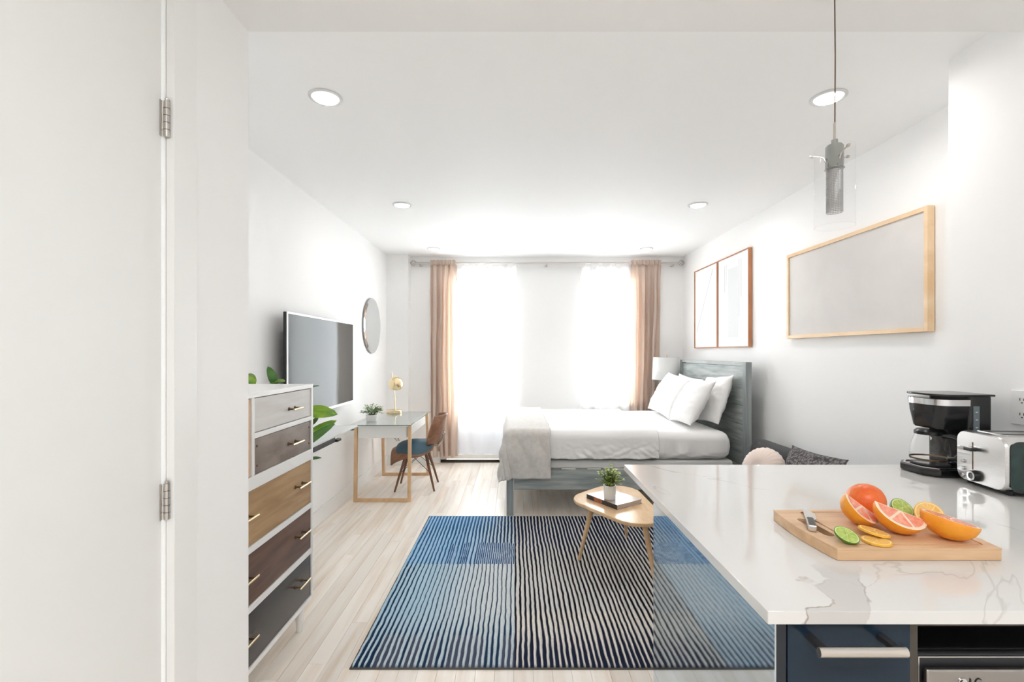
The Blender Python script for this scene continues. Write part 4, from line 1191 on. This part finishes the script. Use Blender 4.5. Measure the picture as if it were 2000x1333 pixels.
build('emblem_ring', MB().tube(arc, .0009, 5).tube([(.851, MF - .0118, .7535), (.856, MF - .0118, .7535)], .0009, 5), BLACKM, em)
build('letter', MB().box(.865, .8668, MF - .0114, MF - .0101, .7455, .7610).box(.8668, .872, MF - .0114, MF - .0101, .7455, .7473), BLACKM, mw)['label'] = 'letter L'
gl = [(.8815 + .0062 * math.cos(a), MF - .0108, .7535 + .0075 * math.sin(a)) for a in [R(45 + 315 * q / 18) for q in range(19)]]
build('letter', MB().tube(gl, .0010, 6).tube([(.8830, MF - .0108, .7535), (.8877, MF - .0108, .7535)], .0010, 6), BLACKM, mw)['label'] = 'letter G'
# the rest of the base units
rb = thing('base_cabinet', 'navy base cabinet at the wall end of the counter', 'cabinet', (1.58, 1.2, 0))
build('body', MB().box(NXb + .001, KX1 - .002, CF + .022, CB, .08, BASEZ - .001), NAVYD, rb)
build('door', MB().box(NXb + .003, KX1 - .004, CF, CF + .020, .085, .893), NAVY, rb, bevel=.0015)
build('plinth', MB().box(NXb + .001, KX1 - .002, CF + .07, CF + .09, 0, .08), NAVYD, rb)

# ------------------------------------------------------------------ pendant
PX, PY = .883, 1.30
pn = thing('pendant_lamp', 'glass cylinder pendant lamp hanging over the counter', 'pendant lamp', (PX, PY, 1.722))
zt_ = EYE + (690 - 282) / FPX * PY; zm = EYE + (690 - 328) / FPX * PY; zl = EYE + (690 - 415) / FPX * PY
zg0, zg1 = EYE + (690 - 443) / FPX * PY, EYE + (690 - 288) / FPX * PY
build('ceiling_canopy', MB().lathe([(.055, ZS - .0005), (.055, ZS - .018), (.012, ZS - .026), (.001, ZS - .026)], (PX, PY, 0), 32), CHROME, pn)
build('cable', MB().tube([(PX, PY, ZS - .02), (PX + .002, PY, 2.2), (PX + .001, PY, zt_ + .052)], .0016, 6), BRONZE, pn)
build('stem', MB().lathe([(.0032, zt_ + .005), (.0032, zt_ + .056), (.002, zt_ + .060)], (PX, PY, 0), 10), NICKEL, pn)
build('socket', MB().lathe([(.008, zt_ + .012), (.008, zt_), (.019, zt_ - .003), (.022, zt_ - .008), (.022, zm), (.024, zm - .003), (.001, zm - .003)], (PX, PY, 0), 28), GUNM, pn)
arms = MB()
for a in (R(20), R(160), R(270)):
    dx, dy = math.cos(a), math.sin(a)
    pth = [(PX + .018 * dx, PY + .018 * dy, zm + .012), (PX + .026 * dx, PY + .026 * dy, zm + .030), (PX + .034 * dx, PY + .034 * dy, zm + .034), (PX + .060 * dx, PY + .060 * dy, zm + .040)]
    build('glass_arm', MB().tube(pth, .0019, 6).tube([(PX + .0505 * dx, PY + .0505 * dy, zm + .0378), (PX + .056 * dx, PY + .056 * dy, zm + .039)], .0045, 8), NICKEL, pn)
ms = MB(); nA, nZ = 30, 26; rM = .0195
for k in range(nA):
    a = 2 * math.pi * k / nA
    ms.tube([(PX + rM * math.cos(a), PY + rM * math.sin(a), zm - .002), (PX + rM * math.cos(a), PY + rM * math.sin(a), zl)], .0007, 4)
for j in range(nZ + 1):
    z = zm - .003 + (zl - zm + .003) * j / nZ
    ms.tube([(PX + rM * math.cos(a), PY + rM * math.sin(a), z) for a in [2 * math.pi * q / 24 for q in range(25)]], .0008, 4)
tag(build('mesh_sleeve', ms, MESHM, pn), kind='stuff')
build('lamp_capsule', MB().lathe([(.001, zl + .012), (.010, zl + .016), (.012, zl + .03), (.012, zm - .004)], (PX, PY, 0), 16), CERAM, pn)
build('glass_cylinder', MB().lathe([(.048, zg0), (.048, zg1)], (PX, PY, 0), 56, cap=False), GLASSP, pn)
build('glass_rim', MB().tube([(PX + .048 * math.cos(a), PY + .048 * math.sin(a), zg0) for a in [2 * math.pi * q / 56 for q in range(57)]], .0009, 6), GLASSP, pn)

# ------------------------------------------------------------------ wall outlet
oc = thing('wall_outlet', 'white duplex outlet plate on the kitchen wall behind the toaster', 'outlet', (XK - .004, 1.664, 1.125))
build('plate', MB().box(XK - .0065, XK - .0005, 1.625, 1.703, 1.125, 1.247), WHITEM, oc, bevel=.002)
for zc in (1.160, 1.212):
    so_ = build('socket', MB().prism(rrect(1.647, 1.681, -.014, .014, .008), 0, .0015).xf(Matrix.Translation((XK - .0066, 0, zc)) @ Matrix(((0, 0, -1, 0), (1, 0, 0, 0), (0, 1, 0, 0), (0, 0, 0, 1)))), CERAM, oc)
    for yy in (1.656, 1.669):
        build('slot', MB().box(XK - .0086, XK - .0081, yy, yy + .0025, zc - .001, zc + .008), BLACKM, so_)
    build('slot', MB().box(XK - .0086, XK - .0081, 1.661, 1.666, zc - .010, zc - .006), BLACKM, so_)

# ------------------------------------------------------------------ coffee maker
kx, ky, kz = 1.500, 1.795, KZ
cm = thing('coffee_maker', 'black drip coffee maker with chrome bands and empty glass carafe', 'coffee maker', (1.62, ky, kz))
HW = .088
base_pts = [(1.508, ky - HW * .55), (1.545, ky - HW), (1.735, ky - HW), (1.735, ky + HW), (1.545, ky + HW), (1.508, ky + HW * .55)]
build('base', MB().prism(base_pts, kz + .004, kz + .030), BLACKP, cm, bevel=.005, seg=3)
inner = [(1.516, ky - HW * .48), (1.549, ky - HW * .88), (1.63, ky - HW * .88), (1.63, ky + HW * .88), (1.549, ky + HW * .88), (1.516, ky + HW * .48)]
build('base_trim', plate(inner, [[(x_ * .93 + 1.573 * .07, ky + (y_ - ky) * .91) for x_, y_ in inner]], kz + .0302, kz + .0325), CHROME, cm)
build('hot_plate', MB().lathe([(.001, .0305), (.058, .0305), (.060, .036), (.052, .038), (.001, .037)], (1.583, ky, kz), 36), BLACKM, cm)
for q in (-.045, -.015, .015, .045):
    build('foot', MB().lathe([(.006, 0), (.007, .004)], (1.60 + q, ky + (.06 if q > 0 else -.06), kz + .0003), 10), BLACKM, cm)
build('tank', MB().prism(rrect(1.650, 1.735, ky - HW, ky + HW, .014), kz + .030, kz + .296), BLACKP, cm, bevel=.003)
def dshape(x0, x1, hw, n=14):
    pts = [(x1, ky - hw), (x1, ky + hw)]
    for k in range(n + 1):
        a = math.pi / 2 + math.pi * k / n
        pts.append((x0 + .045 + .045 * math.cos(a) , ky + hw * math.sin(a) ** 1 if True else 0))
    return pts
def dring(s, z, x0=1.545):
    base = []
    n = 16
    for k in range(n + 1):
        a = math.pi / 2 + math.pi * k / n
        ca, sa = math.cos(a), math.sin(a)
        base.append((x0 + .06 + .06 * math.copysign(abs(ca) ** .7, ca) * s, ky + HW * s * math.copysign(abs(sa) ** .6, sa), z))
    base = [(1.652, ky + HW * s, z)] + base + [(1.652, ky - HW * s, z)]
    return base
build('brew_head', MB().loft([dring(.74, kz + .172), dring(.80, kz + .178), dring(.93, kz + .235), dring(.99, kz + .286)]), BLACKP, cm, sharp=40)
build('chrome_band', MB().loft([dring(.975, kz + .262), dring(1.0, kz + .262), dring(1.005, kz + .284), dring(.98, kz + .284)], cap=False), CHROME, cm)
lidp = [(x_, y_) for x_, y_, z_ in dring(1.04, 0)]
lidp = lidp[:-1] + [(1.652, ky - HW * 1.02), (1.742, ky - HW * 1.02), (1.742, ky + HW * 1.02)]
build('lid', MB().prism(lidp, kz + .2965, kz + .304), BLACKP, cm, bevel=.002)
build('badge', MB().box(0, .030, -.0005, .0008, 0, .008).xf(Matrix.Translation((1.5505, ky + .036, kz + .235)) @ Euler((0, R(0), R(-72))).to_matrix().to_4x4()), CHROME, cm)
wg = build('water_gauge', MB().box(1.662, 1.684, ky - HW - .002, ky - HW + .001, kz + .135, kz + .262), mat('gauge_window', (.16, .20, .22), .2), cm, bevel=.0008)
for k in range(4):
    build('gauge_mark', MB().box(1.669, 1.677, ky - HW - .0026, ky - HW - .0021, kz + .155 + k * .028, kz + .158 + k * .028), CERAM, wg)
# carafe is lifted out on its own
cf = thing('glass_carafe', 'empty clear glass coffee carafe with black handle on the hot plate', 'carafe', (1.583, ky, kz + .038))
cp = [(.001, .0002), (.052, .0002), (.060, .010), (.062, .035), (.058, .070), (.047, .100), (.044, .112)]
build('glass', MB().lathe(cp, (1.583, ky, kz + .0385), 44, cap=False), GLASS, cf, sharp=60)
build('lower_band', MB().lathe([(.0605, .014), (.0612, .014), (.0622, .020), (.0612, .020)], (1.583, ky, kz + .0385), 44, cap=False), BRONZE, cf)
build('collar', MB().lathe([(.046, .108), (.048, .108), (.048, .120), (.040, .127), (.001, .128)], (1.583, ky, kz + .0385), 36, cap=False), BLACKP, cf)
hc = [(1.583 + .010, ky - .046, kz + .148), (1.60, ky - .075, kz + .150), (1.612, ky - .100, kz + .140), (1.614, ky - .104, kz + .105), (1.606, ky - .085, kz + .070), (1.598, ky - .062, kz + .064)]
build('handle', MB().tube(hc, [.011, .011, .010, .010, .009, .007], 10), BLACKP, cf, sharp=60)

# ------------------------------------------------------------------ toaster
ts = thing('toaster', 'stainless two-slot toaster with glossy dark sides', 'toaster', (1.562, 1.582, KZ), R(-7.5))
L_, Wt, H_ = .235, .198, .186
prof = rrect(-Wt / 2, Wt / 2, .012, H_, .034, 8)
def tring(x, s=1.0, dz=0.0):
    return [(x, a * s, dz + (b - .012) * s + .012 + (1 - s) * .08) for a, b in prof]
build('steel_shell', MB().loft([tring(0, .955), tring(.004, .985), tring(.012, 1), tring(L_ - .012, 1), tring(L_ - .003, .985), tring(L_, .95)]), STEEL, ts, local=True, sharp=40)
for s in (-1, 1):
    y0 = s * (Wt / 2 + .0004)
    pts = rrect(.010, L_ - .006, .014, H_ - .010, .026, 6)
    mbs = MB().prism(pts, 0, .004).xf(Matrix.Translation((0, y0 if s > 0 else y0, 0)) @ Matrix(((1, 0, 0, 0), (0, 0, -1 if s < 0 else 1, 0), (0, 1, 0, 0), (0, 0, 0, 1))))
    build('side_cover', mbs, BLACKG, ts, local=True, bevel=.0015)
for yy in (-.045, .022):
    build('slot', MB().box(.04, L_ - .04, yy, yy + .024, H_ - .0005, H_ + .0012), BLACKM, ts, local=True)
build('slot_surround', plate(rrect(.03, L_ - .03, -.058, .058, .01), [rrect(.04, L_ - .04, -.045, -.021, .003), rrect(.04, L_ - .04, .022, .046, .003)], H_ + .0002, H_ + .0022), STEEL, ts, local=True)
build('lever_slot', MB().box(-.0008, .0005, .026, .0305, .056, .150), BRONZE, ts, local=True)
lv = build('lever', MB().box(-.026, -.001, .004, .054, .122, .134), BLACKP, ts, local=True, bevel=.004, seg=3)
build('lever_tip', MB().box(-.0275, -.0262, .030, .054, .1225, .1335), CHROME, lv, local=True, bevel=.0005)
kn = build('browning_knob', MB().lathe([(.019, 0), (.018, .013), (.016, .015), (.001, .015)], (0, 0, 0), 28).xf(Matrix.Translation((-.0005, .016, .038)) @ Euler((0, R(-90), 0)).to_matrix().to_4x4()), BLACKP, ts, local=True)
build('knob_ring', MB().lathe([(.016, .0152), (.010, .0156), (.010, .0152)], (0, 0, 0), 28, cap=False).xf(Matrix.Translation((-.0005, .016, .038)) @ Euler((0, R(-90), 0)).to_matrix().to_4x4()), CHROME, kn, local=True)
for zc in (.078, .054, .030):
    build('button', MB().lathe([(.0065, 0), (.0065, .004), (.005, .006), (.001, .006)], (0, 0, 0), 18).xf(Matrix.Translation((-.0005, .066, zc)) @ Euler((0, R(-90), 0)).to_matrix().to_4x4()), CHROME, ts, local=True)
for xx in (.03, L_ - .03):
    for yy in (-.075, .075):
        build('foot', MB().lathe([(.009, .0004), (.010, .016)], (xx, yy, 0), 12), BLACKM, ts, local=True)
# ------------------------------------------------------------------ cutting board, knife, fruit
GX0, GX1, GY0, GY1 = .706, 1.066, 1.030, 1.285
BT = .027; ZBT = KZ + BT
cb = thing('cutting_board', 'maple cutting board with juice groove and handle slot on the counter', 'cutting board', ((GX0 + GX1) / 2, (GY0 + GY1) / 2, KZ))
def bowed(x0, x1, y0, y1, bow, n=14):
    pts = []
    for k in range(n + 1):
        q = k / n; pts.append((x1 + bow * math.sin(math.pi * q), y0 + (y1 - y0) * q))
    for k in range(n + 1):
        q = k / n; pts.append((x0 - bow * math.sin(math.pi * q), y1 - (y1 - y0) * q))
    return pts
slot = hull_circles([(.741, 1.112, .012), (.737, 1.206, .012)], 24)[::-1]
g0 = rrect(GX0 + .058, GX1 - .016, GY0 + .018, GY1 - .016, .014)
g1 = rrect(GX0 + .063, GX1 - .021, GY0 + .023, GY1 - .021, .011)
outer = bowed(GX0, GX1, GY0, GY1, .012)
ob = build('board', plate(outer, [slot], KZ + .0004, ZBT - .003), BOARD, cb, bevel=.002)
build('board_rim', plate(outer, [slot, g0[::-1]], ZBT - .003, ZBT), BOARD, cb)
build('board_face', plate(g1, [], ZBT - .003, ZBT), BOARD, cb)

kn = thing('paring_knife', 'steel paring knife with black handle across the board slot', 'knife', (.752, 1.205, ZBT))
kdir = Vector((.79 - .716, 1.28 - 1.135, 0)).normalized(); kang = math.atan2(kdir.y, kdir.x)
MK = Matrix.Translation((.7145, 1.128, ZBT)) @ Euler((R(0), 0, kang)).to_matrix().to_4x4()
hnd = rrect(0, .072, -.0085, .0085, .006, 4)
build('handle', MB().prism(hnd, .001, .0135).xf(MK), BLACKP, kn, bevel=.003, seg=3)
build('end_cap', MB().prism(rrect(-.002, .006, -.009, .009, .003, 3), .0005, .014).xf(MK), STEEL, kn, bevel=.002)
build('spine_strip', MB().box(.004, .071, .0082, .0094, .003, .0115).xf(MK), STEEL, kn)
bl_ = [(.070, -.008), (.080, -.016), (.125, -.0155), (.150, -.004), (.158, .006), (.150, .0095), (.070, .0095)]
build('blade', MB().prism(bl_, .0055, .0072).xf(MK), BLADE, kn)

def orient(c, cut_dir, spin=0.0):
    """matrix that puts local +Z (the cut face normal) along cut_dir at c"""
    z = Vector(cut_dir).normalized()
    q = z.to_track_quat('Z', 'Y')
    return Matrix.Translation(c) @ q.to_matrix().to_4x4() @ Euler((0, 0, spin)).to_matrix().to_4x4()
def disc_segments(r, n, z, gap=.06):
    mb = MB()
    for k in range(n):
        a0, a1 = 2 * math.pi * (k + gap) / n, 2 * math.pi * (k + 1 - gap) / n
        am = (a0 + a1) / 2
        pts = [(.10 * r * math.cos(am), .10 * r * math.sin(am))]
        for q in range(6):
            a = a0 + (a1 - a0) * q / 5; pts.append((r * math.cos(a), r * math.sin(a)))
        mb.prism(pts, z, z + .0009)
    return mb
def cap_half(name, label, cat, c, r, cut_dir, pm, im, fm, sy=1.0, depth=1.0, nseg=10, grp=None, spin=0.3):
    """cut citrus: peel bowl below the cut, pith disc, pulp segments"""
    M = orient(c, cut_dir, spin)
    zs = [(M @ Vector((r * math.cos(a) * math.sin(b), r * math.sin(a) * math.sin(b), -r * depth * math.cos(b)))).z for a in (0, 1, 2, 3, 4, 5) for b in (0, .4, .8, 1.2, 1.57)]
    dz = ZBT + .0006 - min(zs); c2 = Vector(c) + Vector((0, 0, dz)); M = orient(c2, cut_dir, spin)
    t = thing(name, label, cat, (c2.x, c2.y, ZBT), 0, grp)
    pr = [(max(.0006, r * math.sin(a)), -r * depth * math.cos(a)) for a in [math.pi / 2 * q / 12 for q in range(13)]]
    pr += [(r * .995, .0006), (r * .93, .0004)]
    build('peel', MB().lathe(pr, (0, 0, 0), 40, cap=False).xf(M), pm, t, sharp=60)
    p = build('pith', MB().lathe([(r * .935, -.0010), (r * .935, .0005), (.0005, .0002)], (0, 0, 0), 40, cap=False).xf(M), im, t)
    tag(build('pulp', disc_segments(r * .84, nseg, .0001).xf(M), fm, p), kind='stuff')
    return t
def wedge(name, label, c, r, frame, ang, grp):
    """citrus wedge: sphere lune of dihedral angle ang with two flat pulp faces; local axis = Z, opens round +X"""
    M0 = frame
    n = 12; m = 14
    pts_low = []
    def sph(th, ph): return Vector((r * math.sin(th) * math.cos(ph), r * math.sin(th) * math.sin(ph), r * math.cos(th)))
    allp = [M0 @ sph(math.pi * i / m, -ang / 2 + ang * j / n) for i in range(m + 1) for j in range(n + 1)] + [M0 @ Vector((0, 0, 0))]
    dz = ZBT + .0006 - min(p.z for p in allp)
    M = Matrix.Translation((0, 0, dz)) @ M0
    t = thing(name, label, 'fruit', (c[0], c[1], ZBT), 0, grp)
    build('peel', MB().grid(n, m, lambda u, v: M @ sph(math.pi * (.0001 + .9998 * v), -ang / 2 + ang * u), flip=True), PEEL, t, sharp=60)
    for s in (-1, 1):
        ph = s * ang / 2
        ring = [M @ sph(math.pi * i / 20, ph) for i in range(21)]
        mb = MB(); mb.v = [tuple(p) for p in ring]; mb.f = [tuple(range(21))]
        f = build('pith', mb, PITH, t)
        nrm = Vector((-math.sin(ph), math.cos(ph), 0)) * s
        segs = MB()
        for k in range(3):
            a0, a1 = math.pi * (k + .06) / 3, math.pi * (k + .94) / 3
            poly = [Vector((math.sin((a0 + a1) / 2) * .1 * r, 0, math.cos((a0 + a1) / 2) * .1 * r))] + [Vector((math.sin(a0 + (a1 - a0) * q / 6) * r * .86, 0, math.cos(a0 + (a1 - a0) * q / 6) * r * .86)) for q in range(7)]
            W_ = [M @ (Vector((p.x * math.cos(ph), p.x * math.sin(ph), p.z)) + nrm * .0008) for p in poly]
            segs.add(W_, [tuple(range(len(W_)))])
        tag(build('pulp', segs, PULPR, f), kind='stuff')
    return t
G = 'citrus on the cutting board'
# whole grapefruit
cg = (.918, 1.232, ZBT)
t = thing('grapefruit', 'whole red-orange grapefruit at the back of the board', 'fruit', cg, 0, G)
def gsurf(u, v):
    th = math.pi * v; a = 2 * math.pi * u; r = .0445 * (1 - .05 * abs(math.cos(th)) ** 3) + .0004 * ns(math.cos(a) * 4, math.sin(a) * 4, th * 3)
    dip = .004 * math.exp(-(th / .22) ** 2)
    q = Vector((r * math.sin(th) * math.cos(a), r * math.sin(th) * math.sin(a), (r - dip) * math.cos(th)))
    return Matrix.Translation((cg[0], cg[1], ZBT + .0425)) @ Euler((R(-8), R(-18), 0)).to_matrix().to_4x4() @ q
build('peel', MB().grid(48, 28, gsurf, flip=True), PEELR, t, weld=True, sharp=100)
build('stem_scar', MB().lathe([(.001, .0005), (.005, 0), (.006, -.001)], (0, 0, .0385), 10).xf(Matrix.Translation((cg[0], cg[1], ZBT + .0425)) @ Euler((R(-8), R(-18), 0)).to_matrix().to_4x4()), PITH, t)
def frame(c, axis, open_dir):
    z = Vector(axis).normalized(); x = Vector(open_dir); x = (x - z * x.dot(z)).normalized(); y = z.cross(x)
    return Matrix.Translation(c) @ Matrix((x, y, z)).transposed().to_4x4()
def wframe(c, axis, n_vis, ang):
    """wedge frame whose first flat face looks along n_vis"""
    a = Vector(axis).normalized(); n = Vector(n_vis); n = (n - a * n.dot(a)).normalized()
    beta = ang / 2 + math.pi / 2; b = a.cross(n)
    x = n * math.cos(-beta) + b * math.sin(-beta); y = a.cross(x)
    return Matrix.Translation(c) @ Matrix((x, y, a)).transposed().to_4x4()
wedge('grapefruit_wedge', 'smaller grapefruit wedge in front of the whole fruit', (.862, 1.170, ZBT), .047, wframe((.866, 1.172, ZBT + .03), (-.72, .18, .56), (.35, -.60, .72), R(88)), R(88), G)
wedge('grapefruit_wedge', 'grapefruit wedge between whole fruit and largest half', (.918, 1.112, ZBT), .053, wframe((.916, 1.118, ZBT + .03), (-.80, .36, .30), (-.18, -.42, .88), R(105)), R(105), G)
cap_half('lime_half', 'lime half facing forward behind the wedges', 'fruit', (1.006, 1.222, ZBT + .02), .0265, (.05, -.75, .75), GPEEL, GPITH, GPULP, grp=G)
cap_half('orange_half', 'amber citrus half leaning behind the largest grapefruit half', 'fruit', (1.032, 1.172, ZBT + .02), .031, (-.30, -.80, .55), LPEEL, LPITH, PULPO, depth=.7, grp=G)
cap_half('grapefruit_half', 'largest grapefruit half with pink pulp tipped up', 'fruit', (1.002, 1.084, ZBT + .04), .0535, (.26, -.02, .95), PEEL, PITH, PULPR, depth=.86, grp=G, nseg=11)
cap_half('lime_half', 'flat lime slice at the front of the board', 'fruit', (.752, 1.066, ZBT), .0255, (.10, -.42, .90), GPEEL, GPITH, GPULP, depth=.55, grp=G)
def slice_(label, c, r, tilt, zoff):
    M = Matrix.Translation((c[0], c[1], ZBT + zoff)) @ Euler(tilt).to_matrix().to_4x4()
    t = thing('lemon_slice', label, 'fruit', (c[0], c[1], ZBT), 0, G)
    build('peel', MB().lathe([(r * .9, -.0022), (r, -.0020), (r, .0020), (r * .9, .0024)], (0, 0, 0), 36, cap=False).xf(M), LPEEL, t)
    p = build('pith', MB().lathe([(.0005, -.0020), (r * .9, -.0022), (r * .9, .0024), (.0005, .0020)], (0, 0, 0), 36, cap=False).xf(M), LPITH, t)
    tag(build('pulp', disc_segments(r * .82, 9, .0021).xf(M), PULPO, p), kind='stuff')
slice_('lower thin lemon slice lying flat at the board front', (.818, 1.064), .029, (0, 0, .3), .003)
slice_('upper thin lemon slice resting on the other slice', (.838, 1.098), .031, (R(9), R(6), .8), .0115)
